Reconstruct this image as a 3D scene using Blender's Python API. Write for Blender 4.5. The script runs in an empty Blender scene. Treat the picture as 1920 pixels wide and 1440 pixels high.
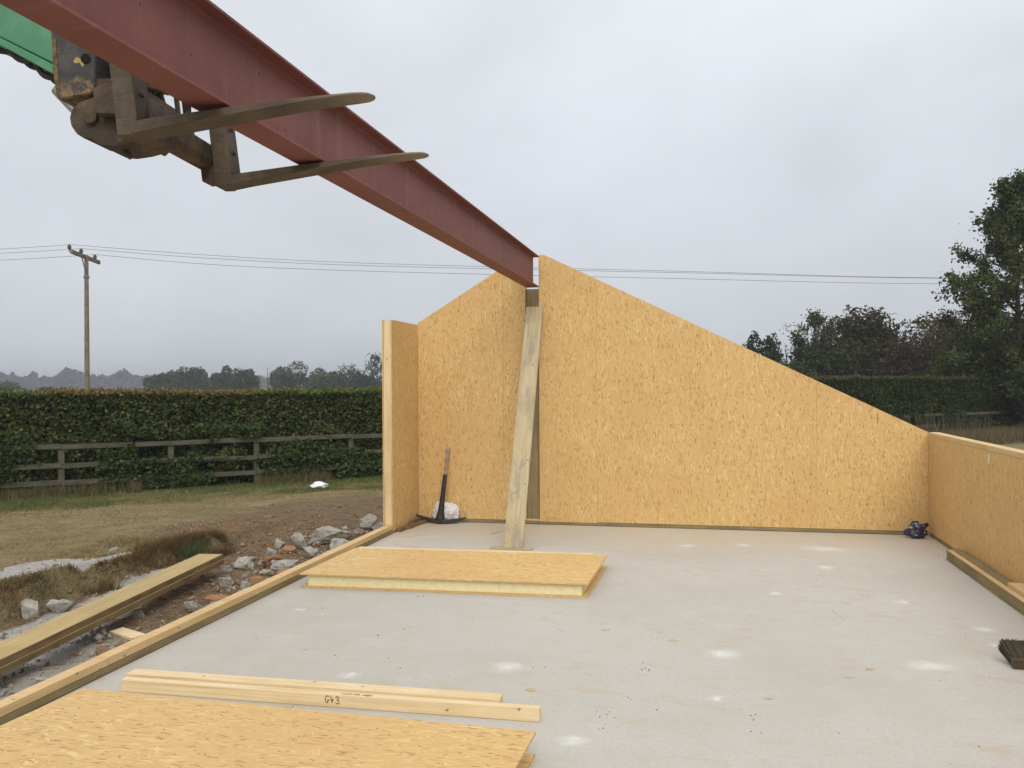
import bpy, bmesh, math, random
import numpy as np
from mathutils import Vector, Matrix, noise as mnoise
random.seed(7); RNG = np.random.default_rng(7)
C = bpy.context.scene
COL = C.collection
R = math.radians

# ------------------------------------------------------------------ camera
cam_d = bpy.data.cameras.new('camera'); cam = bpy.data.objects.new('camera', cam_d); COL.objects.link(cam)
CY, CP, CR = .2124, -.0014, -.0057
f0 = Vector((-math.sin(CY), math.cos(CY), 0)); r0 = Vector((math.cos(CY), math.sin(CY), 0)); u0 = Vector((0, 0, 1))
f1 = f0*math.cos(CP)+u0*math.sin(CP); u1 = -f0*math.sin(CP)+u0*math.cos(CP)
r2 = r0*math.cos(CR)+u1*math.sin(CR); u2 = -r0*math.sin(CR)+u1*math.cos(CR)
M = Matrix((r2, u2, -f1)).transposed().to_4x4(); M.translation = (0, 0, 1.6507)
cam.matrix_world = M
cam_d.sensor_width = 36; cam_d.lens = 36*1640.86/1920; cam_d.clip_start = .05; cam_d.clip_end = 4000
C.camera = cam

# ------------------------------------------------------------------ light, sky, exposure
SUN_EL, SUN_AZ = R(38), R(166)          # azimuth clockwise from +Y: behind the camera, a little to the right
wd = bpy.data.worlds.new('World'); C.world = wd; wd.use_nodes = True
sd = bpy.data.lights.new('sun', 'SUN'); sd.energy = 1.5; sd.angle = R(40); sd.color = (1, .95, .87)
sun = bpy.data.objects.new('sun', sd); COL.objects.link(sun)
sdir = Vector((math.sin(SUN_AZ)*math.cos(SUN_EL), math.cos(SUN_AZ)*math.cos(SUN_EL), math.sin(SUN_EL)))
sun.rotation_euler = sdir.to_track_quat('Z', 'Y').to_euler()
C.view_settings.view_transform = 'Standard'; C.view_settings.look = 'None'
C.view_settings.exposure = .26; C.view_settings.gamma = 1; C.view_settings.use_curve_mapping = False


class NT:
    """small helper to write node trees"""
    def __init__(s, tree): s.t = tree; s.t.nodes.clear()
    def n(s, typ, out=0, i=None, **kw):
        nd = s.t.nodes.new(typ)
        for k, v in kw.items(): setattr(nd, k, v)
        for k, v in (i or {}).items(): s.put(nd.inputs[k], v)
        return nd.outputs[out] if len(nd.outputs) else nd
    def put(s, sock, v):
        if isinstance(v, bpy.types.NodeSocket): s.t.links.new(v, sock)
        else: sock.default_value = v
    def math(s, op, a, b=0., c=None, clamp=False):
        d = {0: a, 1: b}
        if c is not None: d[2] = c
        return s.n('ShaderNodeMath', operation=op, use_clamp=clamp, i=d)
    def mix(s, f, a, b, bt='MIX'):
        nd = s.t.nodes.new('ShaderNodeMix'); nd.data_type = 'RGBA'; nd.blend_type = bt
        s.put(nd.inputs[0], f); s.put(nd.inputs[6], a); s.put(nd.inputs[7], b)
        return nd.outputs[2]
    def ramp(s, f, stops, interp='LINEAR'):
        nd = s.t.nodes.new('ShaderNodeValToRGB'); nd.color_ramp.interpolation = interp
        e = nd.color_ramp.elements
        while len(e) < len(stops): e.new(.5)
        for k, (p, c) in enumerate(stops):
            e[k].position = p; e[k].color = (c[0], c[1], c[2], 1) if isinstance(c, (tuple, list)) else (c, c, c, 1)
        s.put(nd.inputs[0], f); return nd.outputs[0]
    def noise(s, vec, scale, detail=3, rough=.5, dist=0., out=0, dim='3D'):
        return s.n('ShaderNodeTexNoise', out=out, noise_dimensions=dim, i={'Vector': vec, 'Scale': scale, 'Detail': detail, 'Roughness': rough, 'Distortion': dist})
    def map(s, vec, loc=(0, 0, 0), rot=(0, 0, 0), scale=(1, 1, 1)):
        return s.n('ShaderNodeMapping', i={'Vector': vec, 'Location': loc, 'Rotation': rot, 'Scale': scale})
    def rng(s, v, a, b, c=0., d=1., smooth=True):
        return s.n('ShaderNodeMapRange', interpolation_type='SMOOTHSTEP' if smooth else 'LINEAR', i={0: v, 1: a, 2: b, 3: c, 4: d})
    def bump(s, h, strength=.3, dist=.01):
        return s.n('ShaderNodeBump', i={'Height': h, 'Strength': strength, 'Distance': dist})
    def surf(s, col, rough=.8, bump=None, metal=0., spec=.3):
        d = {'Base Color': col, 'Roughness': rough, 'Metallic': metal, 'Specular IOR Level': spec}
        if bump is not None: d['Normal'] = bump
        b = s.n('ShaderNodeBsdfPrincipled', i=d)
        s.n('ShaderNodeOutputMaterial', i={'Surface': b}); return b


def c4(c): return (c[0], c[1], c[2], 1)

w = NT(wd.node_tree)
sky = w.n('ShaderNodeTexSky', sky_type='NISHITA', sun_disc=False, sun_elevation=SUN_EL, sun_rotation=SUN_AZ, air_density=1.4, dust_density=3)
dirv = w.n('ShaderNodeTexCoord', out='Generated')
sx = w.n('ShaderNodeSeparateXYZ', out=2, i={0: dirv})
zc = w.math('MAXIMUM', sx, 0.)
lum = w.math('ADD', 5.7, w.math('ADD', w.math('MULTIPLY', zc, 1.9), w.math('MULTIPLY', w.math('MULTIPLY', zc, zc), 5.2)))
cl = w.noise(w.map(dirv, loc=(3.1, .7, 1.9), scale=(1, 1, 1.3)), 1.9, 4, .5, .3)
cl2 = w.noise(w.map(dirv, loc=(7.1, 2.7, 0), scale=(1, 1, 1.6)), 5.5, 4, .55, .2)
mod = w.math('ADD', w.rng(cl, .28, .72, .89, 1.11), w.rng(cl2, .3, .7, -.018, .018))
lum = w.math('MULTIPLY', lum, mod)
tint = w.mix(w.rng(zc, 0., .5, 0, 1, False), c4((.935, .985, 1.075)), c4((.97, .995, 1.05)))
cloud = w.n('ShaderNodeVectorMath', operation='SCALE', i={0: tint, 3: lum})
skyc = w.mix(.94, sky, cloud)
bg = w.n('ShaderNodeBackground', i={'Color': skyc, 'Strength': .1})
w.n('ShaderNodeOutputWorld', i={'Surface': bg})


# ------------------------------------------------------------------ mesh helpers
class MB:
    def __init__(s): s.v = []; s.f = []; s.sm = []; s.M = None
    def add(s, vs, fs, smooth=False):
        o = len(s.v)
        s.v += [tuple(s.M @ Vector(p)) if s.M else tuple(p) for p in vs]
        s.f += [tuple(o+k for k in q) for q in fs]; s.sm += [smooth]*len(fs); return s
    def box(s, lo, hi):
        (a, b, c), (d, e, f) = lo, hi
        return s.add([(a, b, c), (d, b, c), (d, e, c), (a, e, c), (a, b, f), (d, b, f), (d, e, f), (a, e, f)],
                     [(0, 3, 2, 1), (4, 5, 6, 7), (0, 1, 5, 4), (1, 2, 6, 5), (2, 3, 7, 6), (3, 0, 4, 7)])
    def prism(s, poly, axis, lo, hi):
        """extrude a polygon (2-D, in the two other axes in xyz order) along an axis"""
        n = len(poly)
        def P(p, t): q = list(p); q.insert(axis, t); return tuple(q)
        vs = [P(p, lo) for p in poly]+[P(p, hi) for p in poly]
        fs = [tuple(range(n)), tuple(range(2*n-1, n-1, -1))]+[(k, k+n, (k+1) % n+n, (k+1) % n) for k in range(n)]
        return s.add(vs, fs)
    def tube(s, pts, rad, seg=8, cap=True, smooth=True):
        pts = [Vector(p) for p in pts]
        rad = rad if isinstance(rad, (list, tuple)) else [rad]*len(pts)
        rings = []; prev = None
        for k, p in enumerate(pts):
            d = (pts[min(k+1, len(pts)-1)]-pts[max(k-1, 0)])
            d = d.normalized() if d.length > 1e-9 else Vector((0, 0, 1))
            if prev is None: a = d.orthogonal().normalized()
            else:
                a = prev-d*prev.dot(d)
                a = a.normalized() if a.length > 1e-6 else d.orthogonal().normalized()
            prev = a; b = d.cross(a)
            rings.append([p+(a*math.cos(t)+b*math.sin(t))*rad[k] for t in [2*math.pi*j/seg for j in range(seg)]])
        vs = [q for r in rings for q in r]; fs = []
        for k in range(len(pts)-1):
            for j in range(seg):
                fs.append((k*seg+j, k*seg+(j+1) % seg, (k+1)*seg+(j+1) % seg, (k+1)*seg+j))
        s.add(vs, fs, smooth)
        if cap:
            s.add(rings[0], [tuple(range(seg-1, -1, -1))]); s.add(rings[-1], [tuple(range(seg))])
        return s
    def make(s, name, m=None, parent=None, bevel=0., swap=False, uvo=None, fix=True):
        me = bpy.data.meshes.new(name); me.from_pydata(s.v, [], s.f)
        if fix:
            bm = bmesh.new(); bm.from_mesh(me); bmesh.ops.recalc_face_normals(bm, faces=bm.faces)
            if bevel: bmesh.ops.bevel(bm, geom=bm.edges[:], offset=bevel, segments=1, affect='EDGES', profile=.6)
            bm.to_mesh(me); bm.free()
        if not bevel: me.polygons.foreach_set('use_smooth', s.sm)
        uv = me.uv_layers.new(name='UVMap'); ox, oy = uvo if uvo else (random.uniform(0, 50), random.uniform(0, 50))
        for p in me.polygons:
            n = p.normal; k = max(range(3), key=lambda q: abs(n[q])); ax = ((1, 2), (0, 2), (0, 1))[k]
            if swap and k != 2: ax = (ax[1], ax[0])
            for li in p.loop_indices:
                co = me.vertices[me.loops[li].vertex_index].co
                uv.data[li].uv = (co[ax[0]]+ox, co[ax[1]]+oy+k*7.3)
        if m: me.materials.append(m)
        o = bpy.data.objects.new(name, me); COL.objects.link(o)
        if parent: o.parent = parent
        return o


def tag(o, label=None, cat=None, group=None, kind=None):
    if label: o['label'] = label
    if cat: o['category'] = cat
    if group: o['group'] = group
    if kind: o['kind'] = kind
    return o


def thing(name, label, cat, loc=(0, 0, 0), group=None):
    o = bpy.data.objects.new(name, None); COL.objects.link(o); o.location = loc; o.empty_display_size = .1
    return tag(o, label, cat, group)


def lmesh(name, V, F, m, parent=None, col=None, smooth=False):
    """fast mesh from numpy arrays: V (n,3), F (m,k) with k the same for all; col (m,3) one colour per face"""
    V = np.asarray(V, np.float32); F = np.asarray(F, np.int32); k = F.shape[1]
    me = bpy.data.meshes.new(name)
    me.vertices.add(len(V)); me.vertices.foreach_set('co', V.ravel())
    me.loops.add(F.size); me.loops.foreach_set('vertex_index', F.ravel())
    me.polygons.add(len(F)); me.polygons.foreach_set('loop_start', np.arange(0, F.size, k, dtype=np.int32))
    me.update(calc_edges=True)
    if col is not None:
        a = me.color_attributes.new('col', 'FLOAT_COLOR', 'CORNER')
        cc = np.ones((len(F), k, 4), np.float32); cc[:, :, :3] = np.asarray(col, np.float32)[:, None, :]
        a.data.foreach_set('color', cc.ravel())
    if smooth: me.polygons.foreach_set('use_smooth', np.ones(len(F), bool))
    me.materials.append(m)
    o = bpy.data.objects.new(name, me); COL.objects.link(o)
    if parent: o.parent = parent
    return o


def unit(a): return a/np.maximum(np.linalg.norm(a, axis=-1, keepdims=True), 1e-9)


def leaves(P, size, up=.0, out=None, aspect=.6):
    """rhombic leaf faces at points P"""
    n = len(P); size = np.broadcast_to(np.asarray(size, float), (n,))
    d = unit(RNG.normal(size=(n, 3))+(0 if out is None else out)+np.array([0, 0, up]))
    t = unit(np.cross(d, RNG.normal(size=(n, 3))))
    nn = np.cross(d, t)
    s = size[:, None]
    V = np.stack([P-d*s*.5, P+t*s*aspect*.5+nn*s*.1, P+d*s*.5, P-t*s*aspect*.5+nn*s*.1], 1).reshape(-1, 3)
    return V, np.arange(4*n).reshape(-1, 4)


def blades(P, h, wdt, lean=.35, dirs=None):
    n = len(P); h = np.broadcast_to(h, (n,))
    a = RNG.uniform(0, 2*np.pi, n); s = np.stack([np.cos(a), np.sin(a), np.zeros(n)], 1)*np.broadcast_to(wdt, (n,))[:, None]
    b = RNG.normal(size=(n, 3))*lean; b[:, 2] = 1
    tip = P+unit(b)*h[:, None]
    V = np.stack([P-s, P+s, tip], 1).reshape(-1, 3)
    return V, np.arange(3*n).reshape(-1, 3)


def smooth(a, b, x): t = np.clip((x-a)/(b-a), 0, 1); return t*t*(3-2*t)


def vnoise(x, y, s, seed=0):
    """value noise on numpy arrays"""
    x = np.asarray(x, float)*s+seed*17.3; y = np.asarray(y, float)*s+seed*9.1
    xi = np.floor(x).astype(np.int64); yi = np.floor(y).astype(np.int64); fx = x-xi; fy = y-yi
    def h(i, j):
        k = (i*374761393+j*668265263+seed*1442695041) & 0x7fffffff
        k = ((k ^ (k >> 13))*1274126177) & 0x7fffffff
        return ((k ^ (k >> 16)) & 0xffff)/65535.
    fx = fx*fx*(3-2*fx); fy = fy*fy*(3-2*fy)
    return (h(xi, yi)*(1-fx)+h(xi+1, yi)*fx)*(1-fy)+(h(xi, yi+1)*(1-fx)+h(xi+1, yi+1)*fx)*fy


def fbm(x, y, s, seed=0, o=4):
    r = 0; a = .5
    for k in range(o): r = r+a*vnoise(x, y, s*2**k, seed+k); a *= .5
    return r


# ------------------------------------------------------------------ materials
def material(name):
    m = bpy.data.materials.new(name); m.use_nodes = True
    return m, NT(m.node_tree)


def osb_mat(name, tone=(1, 1, 1)):
    m, t = material(name)
    uv = t.n('ShaderNodeTexCoord', out='UV')
    wob = t.noise(uv, 3.2, 2, .5, out=1)
    wob = t.n('ShaderNodeVectorMath', operation='SUBTRACT', i={0: wob, 1: (.5, .5, .5)})
    uvw = t.n('ShaderNodeVectorMath', operation='MULTIPLY_ADD', i={0: wob, 1: (.09, .09, 0), 2: uv})
    layers = []
    for k, (rot, su, sv) in enumerate(((0, 11, 92), (.34, 12, 86), (-.42, 13, 90), (1.1, 15, 75))):
        p = t.map(uvw, loc=(k*3.7, k*5.1, 0), rot=(0, 0, rot), scale=(1, 1, 1))
        p = t.map(p, scale=(su, sv, 1))
        vo = t.n('ShaderNodeTexVoronoi', out='Color', voronoi_dimensions='2D', i={'Vector': p, 'Scale': 1., 'Randomness': 1.})
        layers.append(t.n('ShaderNodeSeparateXYZ', i={0: vo}))
    sel = t.noise(t.map(uvw, scale=(9, 20, 1)), 1., 2, .5, dim='2D')
    sel2 = t.noise(t.map(uvw, loc=(9, 4, 0), scale=(12, 26, 1)), 1., 2, .5, dim='2D')
    v = t.mix(t.rng(sel, .50, .56), layers[0], layers[1])
    v = t.mix(t.rng(sel2, .54, .60), v, layers[2])
    v = t.mix(t.rng(t.noise(t.map(uvw, loc=(2, 8, 0), scale=(9, 9, 1)), 1., 2, .5, dim='2D'), .62, .66), v, layers[3])
    def T(c): return (c[0]*1.01*tone[0], c[1]*1.022*tone[1], c[2]*1.08*tone[2])
    col = t.ramp(v, [(0, T((.555, .345, .122))), (.2, T((.615, .40, .15))), (.6, T((.65, .432, .17))), (.86, T((.69, .475, .20))), (1, T((.77, .58, .29)))])
    fib = t.noise(t.map(uvw, scale=(7, 150, 1)), 1., 4, .65, dim='2D')
    col = t.mix(t.rng(fib, .3, .7, .3, 0.), col, c4(T((.46, .27, .09))), 'MIX')
    tn = t.noise(uv, 1.1, 3, .5, dim='2D')
    col = t.mix(t.rng(tn, .4, .68, 0, .35), col, c4(T((.56, .33, .125))))
    fl = None                                    # dark bark flecks
    for k, (rot, su, sv, th) in enumerate(((.10, 12, 95, .945), (-.28, 15, 115, .958), (.6, 22, 90, .975), (-.06, 30, 75, .970))):
        p = t.map(t.map(uvw, loc=(k*2.3+8, 1.1*k, 0), rot=(0, 0, rot)), scale=(su, sv, 1))
        vo = t.t.nodes.new('ShaderNodeTexVoronoi'); vo.voronoi_dimensions = '2D'; vo.inputs['Scale'].default_value = 1
        t.t.links.new(p, vo.inputs['Vector'])
        r = t.math('MULTIPLY', t.rng(t.n('ShaderNodeSeparateXYZ', i={0: vo.outputs['Color']}), th, th+.008), t.rng(vo.outputs['Distance'], .42, .22))
        fl = r if fl is None else t.math('MAXIMUM', fl, r)
    col = t.mix(t.math('MULTIPLY', fl, .68), col, c4((.17, .085, .035)))
    orr = t.n('ShaderNodeObjectInfo', out='Random')
    col = t.mix(t.math("MULTIPLY", orr, .16), col, c4((.56, .345, .13)))
    h = t.math('ADD', t.math('MULTIPLY', v, .6), t.math('MULTIPLY', fib, .6))
    t.surf(col, .62, t.bump(h, .22, .003), spec=.25)
    return m


def wood_mat(name, base, dark, light, knots=1., rough=.7, weather=None):
    m, t = material(name)
    uv = t.n('ShaderNodeTexCoord', out='UV')
    wob = t.noise(t.map(uv, scale=(1.2, 5, 1)), 1., 3, .55, out=1, dim='2D')
    wob = t.n('ShaderNodeVectorMath', operation='SUBTRACT', i={0: wob, 1: (.5, .5, .5)})
    p = t.n('ShaderNodeVectorMath', operation='MULTIPLY_ADD', i={0: wob, 1: (.02, .028, 0), 2: uv})
    # knots
    vo = t.t.nodes.new('ShaderNodeTexVoronoi'); vo.voronoi_dimensions = '2D'; vo.inputs['Scale'].default_value = 1
    t.t.links.new(t.map(p, scale=(11, 13, 1)), vo.inputs['Vector'])
    rare = t.rng(t.n('ShaderNodeSeparateXYZ', i={0: vo.outputs['Color']}), .90, .915)
    kn = t.math('MULTIPLY', t.rng(vo.outputs['Distance'], .13, .06), rare)
    ring = t.math('MULTIPLY', t.rng(vo.outputs['Distance'], .5, .12), rare)
    p2 = t.n('ShaderNodeVectorMath', operation='ADD', i={0: p, 1: t.n('ShaderNodeCombineXYZ', i={1: t.math('MULTIPLY', ring, .012)})})
    g = t.noise(t.map(p2, scale=(.9, 95, 1)), 1., 5, .6, dim='2D')
    g2 = t.noise(t.map(p2, scale=(2.4, 24, 1)), 1., 3, .5, dim='2D')
    col = t.ramp(g, [(.25, dark), (.48, base), (.75, light)])
    col = t.mix(t.rng(g2, .42, .7, 0, .5), col, c4(light))
    blot = t.noise(uv, 2.2, 3, .5, dim='2D')
    col = t.mix(t.rng(blot, .45, .7, 0, .4), col, c4(dark))
    col = t.mix(t.math('MULTIPLY', kn, .75*knots), col, c4((dark[0]*.32, dark[1]*.26, dark[2]*.2)))
    if weather:
        wn = t.noise(t.map(uv, scale=(2.6, 9, 1)), 1., 5, .65, dim='2D')
        col = t.mix(t.rng(wn, .48, .68, 0, .75), col, c4(weather))
    t.surf(col, rough, t.bump(g, .16, .002), spec=.2)
    return m


def plain_mat(name, col, rough=.8, var=.25, scale=6, metal=0., spec=.3, bump=.15, col2=None):
    m, t = material(name)
    co = t.n('ShaderNodeTexCoord', out='Object')
    n = t.noise(co, scale, 5, .6)
    c2 = col2 or tuple(k*(1-var) for k in col)
    c = t.mix(t.rng(n, .35, .68), c4(col), c4(c2))
    t.surf(c, rough, t.bump(n, bump, .01), metal, spec)
    return m


def attr_mat(name, rough=.7, spec=.2, trans=.0, noise_amt=0.):
    m, t = material(name)
    a = t.n('ShaderNodeVertexColor', layer_name='col')
    b = t.surf(a, rough, spec=spec)
    if trans:
        tr = t.n('ShaderNodeBsdfTranslucent', i={'Color': a})
        ad = t.n('ShaderNodeMixShader', i={0: trans, 1: b, 2: tr})
        out = [n for n in t.t.nodes if n.type == 'OUTPUT_MATERIAL'][0]
        t.t.links.new(ad, out.inputs['Surface'])
    return m


OSB = osb_mat('oriented_strand_board')
PINE = wood_mat('fresh_pine', (.60, .42, .20), (.50, .315, .13), (.68, .50, .265))
PINE_PALE = wood_mat('pale_planed_pine', (.70, .54, .31), (.58, .40, .19), (.78, .63, .40))
TREATED = wood_mat('treated_timber', (.235, .18, .085), (.15, .11, .05), (.31, .245, .125), .6, .8, (.19, .165, .11))
JOIST_LIT = wood_mat('treated_joist', (.42, .31, .135), (.33, .225, .09), (.49, .375, .18), .5, .75)  # lighter copy of the joist wood, for the lit tops
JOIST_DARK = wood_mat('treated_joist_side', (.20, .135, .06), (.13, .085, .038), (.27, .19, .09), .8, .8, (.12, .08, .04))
SCAFF = wood_mat('weathered_board', (.44, .355, .205), (.35, .265, .135), (.54, .455, .29), 1., .85, (.29, .255, .20))
FENCEW = wood_mat('fence_timber', (.092, .083, .06), (.05, .048, .032), (.14, .128, .098), .5, .95, (.05, .058, .028))
FOAM = plain_mat('insulation_foam', (.80, .72, .43), .9, .10, 30, spec=.1, bump=.1)
LEAF = attr_mat('leaf', .85, .06, .18)
GRASSM = attr_mat('grass_blades', .9, .05, .2)
BARK = plain_mat('bark', (.075, .06, .045), .95, .45, 12, bump=.4)
TWIG = plain_mat('dry_twig', (.15, .105, .065), .95, .4, 5)
POLEW = plain_mat('pole_timber', (.21, .175, .125), .9, .35, 4)
IRON = plain_mat('galvanised_iron', (.18, .18, .18), .6, .3, 8)
DARKIRON = plain_mat('brown_glaze', (.085, .055, .045), .4, .3, 8)
INK = plain_mat('marker_ink', (.02, .017, .013), .6, .1)
WIREM = plain_mat('wire_metal', (.10, .10, .105), .6, .1)


def steel_mat():
    m, t = material('red_oxide_primer')
    co = t.n('ShaderNodeTexCoord', out='Object')
    n = t.noise(co, 2.3, 5, .6); n2 = t.noise(co, 160, 2, .5); st = t.noise(t.map(co, scale=(1, 6, .5)), 1.3, 4, .6)
    col = t.mix(t.rng(n, .35, .7), c4((.235, .082, .066)), c4((.19, .066, .052)))
    col = t.mix(t.rng(st, .52, .7, 0, .5), col, c4((.27, .14, .125)))
    col = t.mix(t.rng(n2, .42, .7, 0, .4), col, c4((.12, .04, .034)))
    sp = t.noise(co, 21, 2, .5)
    col = t.mix(t.rng(sp, .735, .76, 0, .8), col, c4((.05, .02, .02)))
    t.surf(col, .62, t.bump(n2, .1, .002), 0, .35)
    return m


STEEL = steel_mat()


def dirty_iron():
    m, t = material('worn_black_steel')
    co = t.n('ShaderNodeTexCoord', out='Object')
    n = t.noise(co, 7, 6, .65); n2 = t.noise(co, 22, 5, .7); n3 = t.noise(co, 60, 3, .6)
    col = t.mix(t.rng(n, .38, .66), c4((.05, .038, .026)), c4((.115, .075, .042)))
    col = t.mix(t.rng(n2, .56, .68, 0, .7), col, c4((.16, .11, .065)))
    col = t.mix(t.rng(n3, .52, .75, 0, .35), col, c4((.035, .026, .02)))
    t.surf(col, .7, t.bump(n2, .35, .01), .15, .35)
    return m


FORKM = dirty_iron()


def fork_mat():
    m, t = material('worn_fork_steel')
    co = t.n('ShaderNodeTexCoord', out='Object')
    n = t.noise(co, 6, 6, .65); n2 = t.noise(t.map(co, scale=(1, 6, 6)), 14, 5, .7)
    col = t.mix(t.rng(n, .38, .66), c4((.068, .05, .03)), c4((.118, .088, .053)))
    col = t.mix(t.rng(n2, .5, .68, 0, .6), col, c4((.05, .038, .026)))
    ax = t.n('ShaderNodeSeparateXYZ', i={0: co})
    col = t.mix(t.math('MULTIPLY', t.rng(ax, .18, .5), t.rng(n2, .3, .6, .4, .9)), col, c4((.27, .225, .16)))
    t.surf(col, .6, t.bump(n2, .25, .006), .15, .4)
    return m


TINE = fork_mat()


def boom_paint():
    m, t = material('green_boom_paint')
    co = t.n('ShaderNodeTexCoord', out='Object')
    n = t.noise(co, 5, 5, .6); n2 = t.noise(co, 40, 3, .6)
    col = t.mix(t.rng(n, .4, .68), c4((.062, .215, .11)), c4((.10, .265, .15)))
    col = t.mix(t.rng(n2, .6, .8, 0, .35), col, c4((.2, .33, .2)))
    t.surf(col, .5, t.bump(n2, .06, .004), 0, .4)
    return m


GREEN = boom_paint()


def nose_mat():
    m, t = material('worn_boom_nose')
    co = t.n('ShaderNodeTexCoord', out='Object')
    n = t.noise(co, 9, 6, .65); n2 = t.noise(co, 30, 5, .75); sc = t.noise(t.map(co, rot=(.2, .7, .3), scale=(3, 3, 40)), 3, 4, .7)
    col = t.mix(t.rng(n, .4, .64), c4((.033, .032, .034)), c4((.07, .062, .055)))
    edge = t.n('ShaderNodeSeparateXYZ', out=2, i={0: co})
    low = t.rng(t.math('ADD', edge, t.math('MULTIPLY', t.math('SUBTRACT', n, .5), .12)), .28, .2)
    col = t.mix(t.math('MULTIPLY', low, t.rng(n2, .4, .6)), col, c4((.23, .145, .06)))
    col = t.mix(t.rng(n2, .63, .68, 0, .8), col, c4((.36, .255, .11)))
    col = t.mix(t.rng(sc, .66, .72, 0, .5), col, c4((.3, .24, .16)))
    t.surf(col, .6, t.bump(n2, .3, .006), 0, .4)
    return m


NOSE = nose_mat()


def concrete():
    m, t = material('slab_concrete')
    co = t.n('ShaderNodeTexCoord', out='Object')
    n = t.noise(co, .55, 5, .55); n2 = t.noise(co, 45, 4, .7); n3 = t.noise(co, 3.3, 6, .62); fine = t.noise(co, 260, 2, .6)
    col = t.mix(t.rng(n, .35, .68), c4((.50, .475, .415)), c4((.455, .425, .36)))
    col = t.mix(t.rng(n3, .45, .72, 0, .4), col, c4((.54, .52, .47)))
    col = t.mix(t.rng(n2, .36, .68, 0, .5), col, c4((.40, .375, .325)))
    col = t.mix(t.rng(fine, .5, .75, 0, .5), col, c4((.34, .32, .285)))
    # tan scuffs of mud and sawdust
    s1 = t.noise(t.map(co, rot=(0, 0, .3), scale=(1.6, 2.4, 1)), 3.3, 5, .62, .4)
    s2 = t.noise(co, .8, 2, .5)
    col = t.mix(t.math('MULTIPLY', t.rng(s1, .52, .66), t.rng(s2, .36, .6, .15, .85)), col, c4((.45, .39, .295)))
    s3 = t.noise(t.map(co, rot=(0, 0, -.2), scale=(4, 11, 1)), 2.2, 4, .6, .3)
    col = t.mix(t.rng(s3, .66, .72, 0, .35), col, c4((.38, .29, .19)))
    dr = t.noise(t.map(co, loc=(4, 2, 0)), 1.3, 3, .5)      # sawdust thicker in front of the gable
    yy = t.n('ShaderNodeSeparateXYZ', out=1, i={0: co})
    col = t.mix(t.math('MULTIPLY', t.rng(yy, 8.2, 9.8, 0, .5), t.rng(dr, .3, .62, .3, 1)), col, c4((.53, .43, .28)))
    # white spots of drilling dust
    wob = t.noise(co, 14, 4, .6, out=1)
    wp = t.n('ShaderNodeVectorMath', operation='MULTIPLY_ADD', i={0: wob, 1: (.13, .13, 0), 2: co})
    acc = None
    for (x, y, a, b) in ((-1.954, 4.646, .05, .05), (-1.103, 4.966, .085, .08), (.121, 5.451, .085, .085), (.076, 4.667, .035, .04), (1.177, 9.058, .18, .12), (1.077, 8.154, .07, .08),
                         (1.472, 6.984, .05, .06), (1.29, 5.448, .115, .09), (1.825, 6.32, .065, .06), (1.814, 5.936, .06, .06), (.563, 7.079, .04, .045), (-.139, 8.988, .07, .07), (.418, 9.12, .07, .07),
                         (-2.873, 5.928, .035, .04), (-.583, 4.002, .06, .055)):
        q = t.n('ShaderNodeVectorMath', operation='MULTIPLY_ADD', i={0: wp, 1: (1/a, 1/b, 0), 2: (-(x+.065)/a, -(y+.065)/b, 0)})
        ln = t.n('ShaderNodeVectorMath', out='Value', operation='LENGTH', i={0: q})
        r = t.math('POWER', t.rng(ln, 1.7, .05, 0, 1, False), 1.6); acc = r if acc is None else t.math('MAXIMUM', acc, r)
    col = t.mix(t.math('MULTIPLY', t.math('MULTIPLY', acc, t.rng(n2, .3, .6, .35, .85)), .85), col, c4((.74, .735, .71)))
    h = t.math('ADD', t.math('MULTIPLY', n2, .5), fine)
    t.surf(col, .85, t.bump(h, .12, .003), spec=.2)
    return m


SLABM = concrete()


def rock_mat(name, a, b):
    m, t = material(name)
    co = t.n('ShaderNodeTexCoord', out='Object')
    n = t.noise(co, 11, 6, .7); n2 = t.noise(co, 45, 4, .7)
    col = t.mix(t.rng(n, .36, .66), c4(a), c4(b))
    col = t.mix(t.rng(n2, .54, .72, 0, .6), col, c4(tuple(k*.45 for k in a)))
    t.surf(col, .95, t.bump(n2, .5, .012), spec=.1)
    return m


ROCK = rock_mat('broken_concrete', (.40, .375, .325), (.26, .238, .195))
ROCKB = rock_mat('brown_rubble', (.26, .155, .08), (.17, .105, .06))
CLAY = rock_mat('orange_clay_lump', (.36, .20, .10), (.27, .16, .085))

# ------------------------------------------------------------------ ground
FA = np.array([-11.840, 14.359]); FU = np.array([.74674, .66511]); FN = np.array([-.66511, .74674])   # fence line


def sdist(x, y): return (x-FA[0])*FN[0]+(y-FA[1])*FN[1]


def bank_x(y): return -5.47+.22*(fbm(y, y*0+3, .8, 3)-.47)+.08*(vnoise(y, y*0, 4, 5)-.5)


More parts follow.
